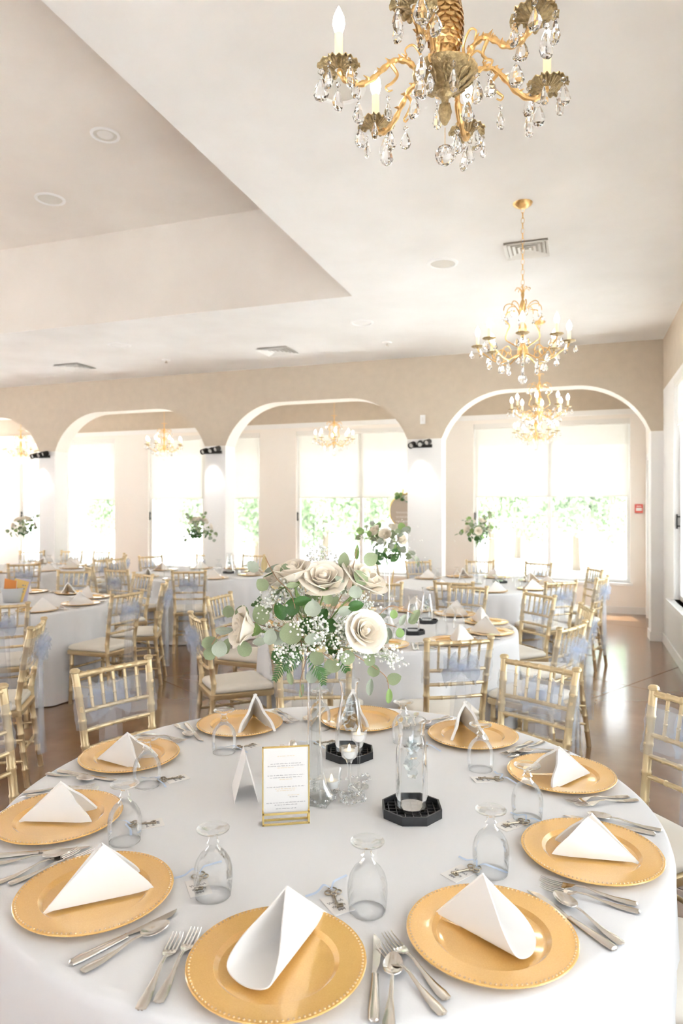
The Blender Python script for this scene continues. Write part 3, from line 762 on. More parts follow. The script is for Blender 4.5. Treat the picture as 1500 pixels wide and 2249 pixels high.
    for s in (-1, 1):
        for q in range(3):
            def loop(u, v, s=s, q=q):
                a = 2 * pi * u; el = (-.5, .15, .75)[q]; ln = (.058, .052, .04)[q] * (1 - cos(a)); w = (.018 + .03 * (1 - cos(a)) / 2) * (v - .5) * 2
                ruf = .012 * sin(4 * a + 7 * v + q * 2 + s) * (1 - cos(a)) / 2
                return (s * (ln * cos(el) - w * sin(el) * .6), -.268 - .012 * q - .028 * sin(a) + ruf, .765 + ln * sin(el) + w * cos(el) + ruf * .5)
            m_.grid(loop, 28, 6, wrap=True)
    m_.ball((0, -.275, .765), .018, 10, 8, (1, .8, 1.1))
    obj('bow', m_, 'organza_dense', sash, ang=80)
    for s, L, ofs in ((-1, .56, .022), (1, .62, -.018)):
        def tail(u, v, s=s, L=L, ofs=ofs):
            w = .05 + .05 * v; x = ofs + s * .018 * v + (u - .5) * w * 1.5
            return (x, -.272 - .012 * s * .5 + .004 * v + .012 * sin(u * 13 + v * 3 + s) * (.4 + v), .765 - v * L - .03 * u * v)
        obj('tail', MB().grid(tail, 14, 16), 'organza', sash, ang=80)
    return t
CHAIR = make_chair()
CHAIR_W = .92
def chair(key, deg, d=1.12, label=None, jit=0.0, center=None):
    c_ = center or TABLES[key]; a = radians(deg) + YAW
    d += .03 if key != 'T0' else .01
    p = Vector((c_.x + d * cos(a), c_.y + d * sin(a), 0))
    rz = a + pi / 2 + jit
    lb = label or uniq('gold bamboo-style chair with blue sash, %s, %s' % (TDESC[key], where(deg)))
    return place(CHAIR, USED, p, rz, lb, 'gold chiavari chairs')
chair('T0', 133, 1.12, 'gold bamboo-style chair at the near table, behind the back left charger', .12)
chair('T0', 94, 1.12, 'gold bamboo-style chair at the near table, half hidden behind the tall vase')
chair('T0', 49, 1.10, 'gold bamboo-style chair at the near table, right of the second carafe', -.10)
chair('T0', 17, 1.10, 'gold bamboo-style chair cut off by the right picture edge', .1)
chair('T0', 160.5, 1.12, 'gold bamboo-style chair cut off by the left picture edge at the near table', .08)
chair('T0', -20, 1.04, 'gold bamboo-style chair at bottom right of which only the seat corner shows')
for d in (-78, -42, -8, 24, 55, 88, 125, 160, 205, 246): chair('T1', d, 1.10)
for d in (-110, -67, -38, 5, 45, 77, 112, 148): chair('T4', d, 1.10)
for d in (-65, -24, 8, 48, 87): chair('T2', d, 1.12)
for d in (-147, -120, -83, 67, 96, 132, 157): chair('T3', d, 1.10)
for d in (-65, -20, 22, 60, 84, 110): chair('T5', d, 1.10)
p = cw(-1.84, 4.05); q = cw(-1.5, 4.3)
place(CHAIR, USED, (cw(-2.06, 4.02).x, cw(-2.06, 4.02).y, 0), YAW + radians(102), 'gold bamboo-style chair turned left toward a table outside the picture', 'gold chiavari chairs')

# ------------------------------------------------------------------ table settings
def make_charger():
    t = thing('charger_plate', 'x', 'plate', (0, 0, 0), 0, 'gold charger plates')
    prof = [(.0, .0), (.095, .0), (.112, .003), (.150, .011), (.1635, .0125), (.165, .0145), (.1635, .0160), (.150, .0150), (.122, .0122), (.115, .0118), (.110, .0075), (.106, .0040), (.100, .0030), (.0, .0028)]
    obj('plate_body', MB().lathe(prof, 72, cap=False), 'charger_gold', t, ang=30, weld=True)
    m_ = MB()
    for k in range(110):
        a = 2 * pi * k / 110; m_.ball((.1585 * cos(a), .1585 * sin(a), .0160), .0024, 6, 4)
    b = obj('beaded_rim', m_, 'bead_gold', t); b['kind'] = 'stuff'
    return t
CHARGER = make_charger()
def napkin_mesh(L, phi, side, seed, bulge=.012):
    """pyramid fold: closed corner C at the origin, panel 1 runs along +x, panel 2 opens to the given side"""
    r = random.Random(seed)
    P1 = Vector((L, 0, 0)); P2 = Vector((L * cos(2 * phi), side * L * sin(2 * phi), 0)); C = Vector((0, 0, 0))
    ax = L / (2 * cos(phi)); az = sqrt(max(L * L / 2 - ax * ax, .0004)); A = Vector((ax * cos(phi), side * ax * sin(phi), az))
    m_ = MB(); N = 12
    for Pn, sg in ((P1, -side), (P2, side)):
        nrm = (A - C).cross(Pn - C).normalized()
        out = nrm if nrm.dot(Vector((0, 0, 0)) + (Pn - (P1 + P2) / 2)) > 0 else -nrm
        out = Vector((out.x, out.y, out.z))
        idx = {}; vs = []
        for i in range(N + 1):
            for j in range(N + 1 - i):
                k = N - i - j; a, b, c_ = i / N, j / N, k / N          # a: A, b: P, c: C
                # rounded tip where the layers fold at the open corner
                p_ = A * a + Pn * b + C * c_
                bu = bulge * (6.5 * a * b * (c_ + .12) + 2.2 * b * c_ * a) + .004 * sin(9 * b + seed) * a * b * 4
                p_ = p_ + out * bu
                if b > .80: p_ = p_.lerp(A * .12 + Pn * .80 + C * .08, (b - .80) * 1.2)
                p_.z = max(p_.z, .0)
                idx[(i, j)] = len(vs); vs.append(p_)
        fs = []
        for i in range(N):
            for j in range(N - i):
                fs.append((idx[(i, j)], idx[(i + 1, j)], idx[(i, j + 1)]))
                if i + j < N - 1: fs.append((idx[(i + 1, j)], idx[(i + 1, j + 1)], idx[(i, j + 1)]))
        m_.add(vs, fs)
        # second layer of the fold, seen at the open end
        off = -out * .009
        m_.add([p_ * .985 + off * min(1, 6 * (p_ - C).length) + Vector((0, 0, .0006)) for p_ in vs], [tuple(reversed(f)) for f in fs])
        edge = [(i, N - i) for i in range(N + 1)]; n0 = len(m_.v) - 2 * len(vs)
        o2 = n0 + len(vs)
        m_.f += [(n0 + idx[edge[i]], n0 + idx[edge[i + 1]], o2 + idx[edge[i + 1]], o2 + idx[edge[i]]) for i in range(N)]
    return m_.mesh('napkin', weld=True, ang=50, solid=.0016)
def napkin_cone(L, phi, side, seed):
    """rolled variant: cone from the closed corner to a teardrop mouth"""
    P1 = Vector((L, 0, 0)); P2 = Vector((L * cos(2 * phi), side * L * sin(2 * phi), 0)); ax = L / (2 * cos(phi)); az = .118
    A = Vector((ax * cos(phi) * 1.05, side * ax * sin(phi) * 1.05, az)); o1 = Vector((0, -side, 0)); o2 = (P2 - P1).normalized()
    up = Vector((0, 0, 1)); dr = (P1 + P2).normalized()
    ga = bez([A, A.lerp(P1, .35) + o1 * .004, A.lerp(P1, .75) + o1 * .010 + up * .008, P1 + up * .010, (P1 + P2) / 2 + dr * .010 + up * .001, P2 + up * .012, A.lerp(P2, .7) + o2 * .014 + up * .008, A.lerp(P2, .3) + o2 * .008, A + Vector((-.001, 0, .0005))], 6)
    N = len(ga)
    def fn(u, v):
        p_ = ga[min(int(round(u * (N - 1))), N - 1)] * (.02 + .98 * v); return (p_.x, p_.y, max(p_.z, 0) + .002 * sin(v * 5 + u * 9) * v * (1 - v) * (p_.z > .01))
    return MB().grid(fn, N, 14).mesh('napkin', ang=50, weld=True, solid=.0025)
def make_goblet():
    prof = [(.0375, .0), (.0385, .003), (.0405, .02), (.042, .04), (.0415, .058), (.037, .075), (.028, .09), (.017, .1), (.011, .107), (.009, .112), (.0135, .116), (.010, .121), (.009, .130), (.013, .1365), (.026, .140), (.0355, .1435), (.036, .1455), (.034, .1465), (.018, .1455), (.0, .144)]
    inn = [(.0365, .0), (.0395, .02), (.041, .04), (.0403, .058), (.0355, .0745), (.026, .088), (.014, .096), (.0, .099)]
    t = thing('water_goblet', 'x', 'glass', (0, 0, 0), 0, 'upside-down goblets')
    m_ = MB().lathe(prof[:8], 36, cap=False); m_.ring(.0376, .0009, (0, 0, .001), 36, 5)
    obj('bowl', m_, 'glass', t, ang=60)
    obj('stem', MB().lathe(prof[7:14], 24, cap=False, wob=lambda a, j: 1 + .05 * sin(6 * a)), 'glass_thick', t, ang=30)
    obj('foot', MB().lathe(prof[13:], 36, cap=False), 'glass_thick', t, ang=60)
    return t
GOBLET = make_goblet()
def strip_mesh(st, n=7, th=.0016):
    """cutlery blank: stations (y, half width, z, crown)"""
    def fn(u, v):
        k = v * (len(st) - 1); i = min(int(k), len(st) - 2); f = k - i; f = f * f * (3 - 2 * f)
        a, b = st[i], st[i + 1]; y, w, z, c_ = [a[q] + (b[q] - a[q]) * f for q in range(4)]
        x = (2 * u - 1); return (x * w, y, z + c_ * (1 - x * x))
    return MB().grid(fn, n, len(st) * 4)
HANDLE = [(-.105, .004, .004, .0), (-.102, .0095, .004, .002), (-.085, .0105, .004, .002), (-.06, .008, .004, .002), (-.03, .0045, .007, .002), (.0, .0033, .012, .0015), (.02, .0033, .011, .001)]
def make_fork():
    t = thing('dinner_fork', 'x', 'fork', (0, 0, 0), 0, 'forks')
    obj('handle', strip_mesh(HANDLE), 'steel', t, solid=.0018)
    hd = obj('head', strip_mesh([(.02, .0033, .011, .001), (.03, .008, .008, -.0005), (.042, .0125, .005, -.001), (.052, .0125, .0045, -.001)]), 'steel', t, solid=.0016)
    for k in range(4):
        x = (k - 1.5) * .0072
        obj('tine', MB().tube([(x, .05, .0042), (x, .07, .004), (x * .97, .088, .006), (x * .96, .098, .009)], [.0019, .0017, .0014, .0006], 5), 'steel', hd)
    return t
def make_spoon():
    t = thing('table_spoon', 'x', 'spoon', (0, 0, 0), 0, 'spoons')
    obj('handle', strip_mesh(HANDLE), 'steel', t, solid=.0018)
    def fn(u, v):
        a = 2 * pi * u; w = .019 * v; rx = w * cos(a); ry = .031 * v * sin(a) * (1.06 if sin(a) > 0 else 1)
        return (rx * (1 - .12 * sin(a) * v), .049 + ry, .003 + .008 * v * v)
    obj('bowl', MB().grid(fn, 28, 8, wrap=True), 'steel', t, solid=.0014, weld=True)
    return t
def make_knife():
    t = thing('table_knife', 'x', 'knife', (0, 0, 0), 0, 'knives')
    obj('handle', MB().tube([(0, -.115, .006), (0, -.112, .006), (0, -.09, .006), (0, -.05, .006), (0, -.005, .006), (0, .0, .006)], [.003, .008, .009, .0075, .0055, .006], 10).xform(Matrix.Diagonal((1.15, 1, .62, 1))), 'steel', t)
    st = [(0, .004), (.008, .005), (.03, .008), (.07, .0092), (.095, .0085), (.11, .004), (.116, .0006)]
    m_ = MB(); vs = []; fs = []
    for y, w in st: vs += [(-.0055, y, .0035), (-.0055 + w * 1.7, y, .0042), (-.0055, y, .0052)]
    for i in range(len(st) - 1):
        for k in range(3): fs.append((3 * i + k, 3 * i + (k + 1) % 3, 3 * i + 3 + (k + 1) % 3, 3 * i + 3 + k))
    m_.add(vs, fs); obj('blade', m_, 'steel', t, ang=20)
    return t
FORK, SPOON, KNIFE = make_fork(), make_spoon(), make_knife()
def make_favour():
    t = thing('key_favour', 'x', 'favour', (0, 0, 0), 0, 'key favours with tags')
    tg = obj('tag_card', MB().b2((-.024, -.04, 0), (.024, .03, .0012)), 'card', t, smooth=False)
    m_ = MB(); r = random.Random(5)
    for row, w in ((.004, .036), (-.012, .03), (-.026, .016)):
        pts = [(-w / 2 + w * i / 22, row + .0032 * sin(i * 1.9 + row * 300) * (1 + .5 * sin(i * .7)), .0015) for i in range(23)]
        m_.tube(pts, .0006, 4)
    obj('lettering', m_, 'ink', tg)
    k = MB()
    for c_, R_ in (((0, .045, .004), .010), ((-.011, .036, .004), .0075), ((.011, .036, .004), .0075), ((0, .030, .004), .006)): k.ring(R_, .0017, c_, 16, 5)
    k.tube([(0, .026, .004), (0, -.022, .004)], .0022, 6); k.ring(.0035, .0012, (0, .018, .004), 10, 5); k.ring(.0035, .0012, (0, -.006, .004), 10, 5)
    k.box((.006, -.018, .004), (.012, .003, .003)); k.box((.005, -.011, .004), (.010, .003, .003)); k.box((.011, -.0145, .004), (.003, .009, .003))
    obj('key', k.xform(Matrix.Rotation(radians(-18), 4, 'Z')), 'antique', t)
    for s in (-1, 1):
        pts = bez([(.012, .044, .006), (.012 + s * .012, .056, .012), (.012 + s * .034, .06 + .012 * s, .006), (.012 + s * .06, .066 + .016 * s, .003)], 6)
        m_ = MB()
        for a, b in zip(pts[:-1], pts[1:]): m_.add([a + Vector((0, -.003, .0)), b + Vector((0, -.003, 0)), b + Vector((0, .003, .001)), a + Vector((0, .003, .001))], [(0, 1, 2, 3)])
        obj('ribbon', m_, 'ribbon', t, weld=True, solid=.0005)
    return t
FAVOUR = make_favour()
def rot_pt(c_, a): return Vector((c_.x, c_.y, 0))

# near table: measured plate, napkin, goblet and favour spots in the photo
T0 = TABLES['T0']
SEATS = [('front centre', 608, 2112), ('front right', 1078, 2050), ('right', 1298, 1870), ('back right', 1232, 1700), ('back, right of the carafe', 1038, 1615),
         ('back, behind the carafe', 793, 1580), ('back, left of the vase', 527, 1590), ('back left', 285, 1660), ('left', 130, 1795), ('front left', 210, 1960)]
NAPS = [((720, 2000), (588, 2183), 1), ((957, 2003), (1135, 2112), -1), ((1402, 1893), (1207, 1876), 1), ((1296, 1696), (1211, 1735), -1), ((1007, 1583), (988, 1628), 1),
        ((775, 1556), (818, 1603), 1), ((556, 1568), (520, 1613), 1), ((218, 1666), (305, 1690), 1), ((45, 1802), (203, 1806), 1), ((95, 2003), (347, 1950), 1)]
NSP = [(-1, .36), (1, .40), (-1, .22), (-1, .38), (1, .30), (-1, .26), (1, .30), (1, .33), (1, .24), (1, .22)]
GOBS = [(807, 2000), (1078, 1916), (1158, 1798), (1055, 1690), (886, 1630), (702, 1600), (492, 1652), (323, 1725), (274, 1848), (468, 1966)]
GOWN = ['front centre', 'front right', 'right', 'back right', 'back, right of the carafe', 'back, behind the vase', 'back, left of the vase', 'back left', 'left', 'front left']
FAVS = [(738, 1985, .5), (1010, 1918, -.9), (1122, 1812, -1.0), (1066, 1712, -1.4), (905, 1640, -1.4), (722, 1632, 2.2), (548, 1640, 2.4), (385, 1712, 2.2), (325, 1812, 2.0), (435, 1948, .4)]
ZP = TOP + .0105
for k, (nm, u, v) in enumerate(SEATS):
    c_ = P(u, v, TOP + .008); c_.z = TOP + .0005
    place(CHARGER, USED, c_, k * .37, 'gold charger plate on the near table, %s seat' % nm, 'gold charger plates')
    (cu, cv), (pu, pv), _s = NAPS[k]; C = P(cu, cv, ZP); Q = P(pu, pv, ZP); d = Q - C; L = min(max(d.length, .205), .255)
    mid = (C + Q) / 2 if k != 5 else c_
    dd = d.normalized(); side, phi = NSP[k]
    # keep the fold over its plate
    C = mid - dd * L / 2
    obj_ = obj('folded_napkin', napkin_cone(L, .19, side, k) if k in (0, 1) else napkin_mesh(L, phi, side, k + 1), 'napkin', None, (C.x, C.y, TOP + .0085), (0, 0, atan2(dd.y, dd.x)))
    tag(obj_, 'white napkin folded in a pyramid on the near table, %s charger' % nm, 'napkin', 'folded napkins')
    e_r = (Vector((c_.x, c_.y, 0)) - T0).normalized(); e_t = Vector((-e_r.y, e_r.x, 0)); rz = atan2(e_r.y, e_r.x) + pi / 2
    rnd = random.Random(k * 5 + 1)
    for proto, lat, rad, nm2 in ((KNIFE, .181, .018, 'knife'), (SPOON, .212, .03, 'spoon'), (FORK, -.180, .015, 'inner fork'), (FORK, -.207, .03, 'outer fork')):
        rad += rnd.uniform(-.012, .012); pp = Vector((c_.x, c_.y, 0)) + e_t * lat + e_r * rad
        if (pp - T0).length > .825: pp = pp - e_r * ((pp - T0).length - .825)
        pp.z = TOP + .0005
        # diner's right hand is +e_t seen from outside the table
        place(proto, USED, pp, rz + rnd.uniform(-.05, .05), 'silver %s at the %s seat of the near table' % (nm2, nm), None)
    gp = P(*GOBS[k], TOP); gp.z = TOP + .0005
    place(GOBLET, USED, gp, k, 'upside-down clear goblet on the near table, %s seat' % GOWN[k], 'upside-down goblets')
    fu, fv, fa = FAVS[k]; fp = P(fu, fv, TOP); fp.z = TOP + .0008
    place(FAVOUR, USED, fp, fa + YAW, 'antique key favour with tag and blue ribbon, near table, %s seat' % nm, 'key favours with tags')

# ------------------------------------------------------------------ centre pieces of the near table
def make_carafe(prof, water_top, label, loc):
    t = thing('water_carafe', label, 'carafe', loc, 0, 'water carafes')
    m_ = MB().lathe(prof, 40, cap=False); m_.ring(prof[-1][0] - .0015, .0022, (0, 0, prof[-1][1]), 40, 6)
    obj('glass_body', m_, 'carafe_glass', t, ang=60)
    wp = [(0, .008)] + [(max(r - .004, 0), max(z, .008)) for r, z in prof if z < water_top and r > .01]
    wp.append((wp[-1][0], water_top)); wp.append((0, water_top)); obj('water', MB().lathe(wp, 40, cap=False), 'water', t, ang=40)
    r = random.Random(len(label)); m_ = MB()
    for k in range(16):
        z = r.uniform(water_top * .45, water_top - .012); a = r.uniform(0, 6.3); q = r.uniform(0, .022)
        M = Euler((r.uniform(0, 3), r.uniform(0, 3), 0)).to_matrix(); m_.box((q * cos(a), q * sin(a), z), (.02, .022, .016), M)
    ice = obj('ice', m_, 'water', t, smooth=False); ice['kind'] = 'stuff'
    return t
CA = [(0, 0), (.040, 0), (.0435, .004), (.044, .02), (.0435, .12), (.042, .16), (.039, .185), (.0355, .203), (.035, .212), (.037, .228), (.0405, .243)]
CB = [(0, 0), (.045, 0), (.049, .005), (.049, .02), (.047, .06), (.040, .12), (.032, .165), (.0285, .19), (.028, .205), (.031, .228), (.0365, .243)]
def make_tray():
    t = thing('octagonal_tray', 'x', 'coaster', (0, 0, 0), 0, 'black octagonal trays')
    oct_ = lambda r: [(r * cos(pi / 8 + pi / 4 * k), r * sin(pi / 8 + pi / 4 * k)) for k in range(8)]
    obj('base', MB().prism(oct_(.083), 0, .006), 'black_plastic', t, smooth=False)
    m_ = MB(); o1, o2 = oct_(.086), oct_(.081); vs = [(x, y, z) for z in (0, .024) for x, y in o1] + [(x, y, z) for z in (0, .024) for x, y in o2]
    fs = []
    for i in range(8):
        k = (i + 1) % 8; fs += [(i, k, 8 + k, 8 + i), (16 + k, 16 + i, 24 + i, 24 + k), (8 + i, 8 + k, 24 + k, 24 + i)]
    obj('rim', m_.add(vs, fs), 'black_plastic', t, smooth=False)
    for k in range(-3, 4):
        h = sqrt(.076 ** 2 - (k * .021) ** 2) * .98
        obj('rib', MB().box((k * .021, 0, .0095), (.0025, 2 * h, .007)), 'black_plastic', t, smooth=False)
        obj('rib', MB().box((0, k * .021, .0095), (2 * h, .0025, .007)), 'black_plastic', t, smooth=False)
    return t
TRAY = make_tray()
pa, pb = P(904, 1783, TOP + .004), P(767, 1657, TOP + .004)
for pp, lb in ((pa, 'black octagonal tray under the front carafe on the near table'), (pb, 'black octagonal tray under the rear carafe on the near table')):
    place(TRAY, USED, (pp.x, pp.y, TOP + .0005), YAW, lb, 'black octagonal trays')
make_carafe(CA, .205, 'straight glass water carafe on the front black tray of the near table', (pa.x, pa.y, TOP + .0145))
make_carafe(CB, .19, 'tapered glass water carafe on the rear black tray of the near table', (pb.x, pb.y, TOP + .0145))
# menu stand
a_, b_ = P(577, 1816, TOP), P(680, 1809, TOP); ctr = (a_ + b_) / 2; rzm = atan2((b_ - a_).y, (b_ - a_).x)
t = thing('menu_stand', 'gold-framed menu card standing on the near table', 'menu', (ctr.x, ctr.y, TOP + .0005), rzm)
W, HB, HT, w = .063, .032, .205, .0045
m_ = MB(); m_.b2((-W, 0, 0), (W, w, w)); m_.b2((-W, 0, HB - w), (W, w, HB)); m_.b2((-W, .028, 0), (W, .028 + w, w)); m_.b2((-W, .028, HB - w), (W, .028 + w, HB))
for s in (-1, 1):
    x0 = -W if s < 0 else W - w
    m_.b2((x0, 0, 0), (x0 + w, w, HB)); m_.b2((x0, .028, 0), (x0 + w, .028 + w, HB)); m_.b2((x0, 0, 0), (x0 + w, .032, w)); m_.b2((x0, 0, HB - w), (x0 + w, .032, HB))
obj('stand_base', m_, 'frame_gold', t, smooth=False)
m_ = MB(); w2 = .0032; ly = .011
for x0 in (-W, W - w2): m_.b2((x0, ly, HB - w), (x0 + w2, ly + .006, HT))
m_.b2((-W, ly, HT - w2), (W, ly + .006, HT)); obj('frame', m_, 'frame_gold', t, smooth=False)
cd = obj('menu_card', MB().b2((-W + w2, ly + .002, HB - w), (W - w2, ly + .004, HT - w2)), 'card', t, smooth=False)
m_ = MB(); mg = MB(); r = random.Random(8)
LINES = [(.178, .046, 1), (.158, .082, 0), (.152, .098, 0), (.147, .046, 2), (.127, .098, 0), (.121, .085, 0), (.116, .035, 2), (.096, .102, 0), (.091, .058, 2), (.086, .05, 2), (.073, .03, 2), (.068, .02, 0), (.054, .104, 0), (.048, .06, 0), (.038, .054, 0)]
for z, wd, kd in LINES:
    x = -wd / 2 + (.02 if z in (.073, .068) else 0); end = x + wd
    while x < end:
        ww = r.uniform(.004, .011); x1 = min(x + ww, end); q = x
        while q < x1 - .0006:
            g = r.uniform(.0007, .0014); hh = r.choice((.0014, .0014, .0021))
            (mg if kd else m_).b2((q, ly + .0016, z), (q + g * .62, ly + .0021, z + hh)); q += g
        x = x1 + .0018
obj('printed_lines', m_, 'ink', cd, smooth=False)['kind'] = 'stuff'; obj('gold_print', mg, 'ink_gold', cd, smooth=False)['kind'] = 'stuff'
obj('front_pane', MB().b2((-W + w2, ly - .0005, HB - w), (W - w2, ly + .0008, HT - w2)), 'acrylic', t, smooth=False)
# tent card
pc = P(541, 1764, TOP); t = thing('tent_card', 'white folded tent card left of the gold menu stand', 'card', (pc.x, pc.y, TOP + .0005), YAW + radians(12))
for s in (-1, 1):
    obj('card_face', MB().add([(s * .034, -.0, 0), (s * .034, .135, 0), (0, .125, .124), (0, .01, .124)], [(0, 1, 2, 3)]), 'card', t, smooth=False, solid=.0007)
# salt and pepper
def shaker(u, v, lb):
    p_ = P(u, v, TOP); t = thing('salt_shaker' if 'salt' in lb else 'pepper_shaker', lb, 'shaker', (p_.x, p_.y, TOP + .0005), 0, 'salt and pepper')
    obj('glass_body', MB().lathe([(.018, 0), (.019, .003), (.019, .045), (.016, .056), (.015, .06)], 8), 'glass_thick', t, smooth=False)
    obj('contents', MB().lathe([(.016, .004), (.016, .034), (0, .036)], 8), 'wax' if 'salt' in lb else 'steel_dark', t, smooth=False)
    obj('cap', MB().lathe([(.0165, .058), (.0175, .061), (.0175, .070), (.0155, .074), (.013, .084), (.007, .091), (0, .093)], 20, cap=False), 'steel', t)
shaker(619, 1700, 'steel-capped salt shaker behind the menu stand, left one'); shaker(643, 1688, 'steel-capped pepper shaker behind the menu stand, right one')
# tealights
def tealight(u, v, h, lb, stem=True):
    p_ = P(u, v, TOP); t = thing('tealight_holder', lb, 'candle holder', (p_.x, p_.y, TOP + .0005), 0, 'glass tealight holders')
    if stem:
        zb = h - .052
        obj('foot', MB().lathe([(.031, 0), (.031, .002), (.02, .005), (.006, .010), (.004, .016)], 32), 'glass', t)
        obj('stem', MB().lathe([(.004, .014), (.003, zb * .5), (.004, zb - .01), (.008, zb)], 16), 'glass_thick', t)
        bw = MB().lathe([(.008, zb), (.012, zb + .010), (.022, zb + .018), (.0245, zb + .03), (.0245, zb + .044), (.027, h)], 32, cap=False)
        obj('bowl', bw, 'glass', t); cz = zb + .017
    else:
        obj('bowl', MB().lathe([(0, .0), (.022, 0), (.025, .004), (.026, .03), (.0275, .045), (.031, h)], 32, cap=False), 'glass_thick', t); cz = .011
    c_ = obj('tealight', MB().lathe([(.0195, cz), (.0195, cz + .019), (.017, cz + .020), (.006, cz + .018)], 24), 'wax', t)
    obj('flame_tip', MB().lathe([(.005, cz + .018), (.0055, cz + .024), (.003, cz + .034), (0, cz + .039)], 12, cap=False), 'flame', c_)
tealight(767, 1747, .148, 'short-stemmed glass tealight holder in front of the rear carafe')
tealight(788, 1728, .176, 'tall-stemmed glass tealight holder just right of the rear tealight')
tealight(728, 1736, .062, 'low glass tealight cup beside the tall vase', False)
# crystal garland
pts = [P(u, v, TOP) for u, v in ((668, 1745), (676, 1758), (690, 1768), (705, 1776), (722, 1765), (735, 1755), (720, 1745), (742, 1742), (760, 1757), (748, 1766), (765, 1772), (785, 1768), (800, 1762), (795, 1748), (778, 1752), (770, 1735), (800, 1722), (812, 1712), (790, 1708), (745, 1722))]
gp = thing('bead_garland', 'string of clear crystal beads around the vase foot', 'garland', (pts[0].x, pts[0].y, TOP))
m_ = MB(); ln = bez([p_ - pts[0] + Vector((0, 0, .006)) for p_ in pts], 5); r = random.Random(2)
for q in ln: m_.lathe([(0, -.004), (.0042, -.001), (.0042, .001), (0, .004)], 6, q + Vector((r.uniform(-.004, .004), r.uniform(-.004, .004), r.uniform(-.001, .006))), cap=False, M=Euler((r.uniform(0, 3), r.uniform(0, 3), 0)).to_matrix())
obj('beads', m_, 'crystal', gp, smooth=False)['kind'] = 'stuff'; obj('thread', MB().tube(ln, .0004, 4), 'glass', gp)

# ------------------------------------------------------------------ vases and bouquets
VP = [(0, .002), (.056, .002), (.058, .006), (.050, .014), (.036, .04), (.027, .08), (.0215, .14), (.0195, .22), (.020, .32), (.0225, .40), (.028, .46), (.034, .50)]
def make_vase():
    t = thing('trumpet_vase', 'x', 'vase', (0, 0, 0), 0, 'tall glass trumpet vases')
    m_ = MB().lathe(VP, 40, cap=False)
    for q in range(8): m_.tube([((r + .0004) * cos(q * pi / 4), (r + .0004) * sin(q * pi / 4), z) for r, z in VP[3:]], .0012, 4)
    obj('glass_body', m_, 'glass_thick', t, ang=60)
    obj('foot_plate', MB().box((0, 0, .0025), (.115, .115, .005)), 'glass', t, smooth=False)
    m_ = MB(); r = random.Random(4)
    for k in range(46):
        z = r.uniform(.012, .05); a = r.uniform(0, 6.3); q = r.uniform(0, .038 - z * .4); m_.ball((q * cos(a), q * sin(a), z), .005, 6, 4)
    obj('beads', m_, 'glass_thick', t, smooth=False)['kind'] = 'stuff'
    obj('water', MB().lathe([(0, .05), (.028, .06), (.018, .14), (.016, .3), (0, .3)], 30, cap=False), 'water', t)
    m_ = MB()
    for k in range(5):
        a = k * 1.3; m_.tube([(.008 * cos(a), .008 * sin(a), .41 + .01 * k), (.008 * cos(a + 2), .008 * sin(a + 2), .45), (.014 * cos(a + 3), .014 * sin(a + 3), .5)], .0028, 5)
    obj('stems', m_, 'stem_green', t)
    return t
VASE = make_vase()
def leaf_me(aspect, fold, curl, name='leaf'):
    def fn(u, v):
        x = 2 * u - 1; w = sin(pi * min(max(v, 0), 1) ** .85) ** .62 * aspect
        return (x * w * .5, v, fold * abs(x) * w * .5 + curl * (v - .5) ** 2 - curl * .25 + .02 * x * x * w)
    me = MB().grid(fn, 7, 10).mesh(name, ang=80, weld=True); return me
LEAF = {}
for mt in ('euca_a', 'euca_b', 'euca_c', 'leaf_dark', 'leaf_tan'):
    for vi, (asp, fo, cu) in enumerate(((.95, .12, .25), (.8, .25, -.2), (.45, .35, .3))):
        me = leaf_me(asp, fo, cu); me.materials.append(MATS[mt]); LEAF[(mt, vi)] = me
def petal_me(a_half, R0, R1, H, lip):
    def fn(u, v):
        x = 2 * u - 1; aa = x * a_half; rim = 1 - .22 * x * x
        r = R0 + (R1 - R0) * sin(v * pi / 2) ** 1.2 + lip * max(v - .7, 0) ** 1.3 * 4
        z = H * v * rim - lip * max(v - .75, 0) * 1.2
        return (r * sin(aa), r * cos(aa), z)
    me = MB().grid(fn, 9, 8).mesh('petal', ang=80, solid=.0006); me.materials.append(MATS['rose_petal']); return me
PET = [petal_me(1.4, .002, .011, .050, 0), petal_me(1.2, .004, .019, .050, .002), petal_me(1.05, .006, .028, .050, .006), petal_me(.95, .008, .038, .047, .012), petal_me(.9, .009, .046, .040, .018)]
ME_CORE = MB().lathe([(.0, -.012), (.008, -.010), (.011, .0), (.011, .02), (.008, .042), (.003, .047), (0, .047)], 14, cap=False).mesh('rose'); ME_CORE.materials.append(MATS['rose_petal'])
ME_CALYX = MB().lathe([(.003, -.04), (.003, -.016), (.011, -.008), (.016, .002), (.012, .006)], 10, cap=False).mesh('calyx'); ME_CALYX.materials.append(MATS['stem_green'])
def rose(parent, loc, direc, s=1.0, seed=0, petals=True, layers=5):
    q = Vector((0, 0, 1)).rotation_difference(Vector(direc).normalized()).to_euler()
    c_ = obj('rose', ME_CORE, None, parent, loc, q, (s,) * 3); r = random.Random(seed)
    c_['label'] = 'cream white rose'
    if petals:
        for L, cnt in ((0, 2), (1, 3), (2, 4), (3, 5), (4, 5)):
            if L >= layers: break
            for k in range(cnt):
                obj('petal', PET[L], None, c_, (0, 0, r.uniform(-.002, .002)), (r.uniform(-.08, .08), r.uniform(-.08, .08), 2 * pi * k / cnt + L * .9 + r.uniform(-.1, .1)))
    obj('calyx', ME_CALYX, None, c_)
    return c_
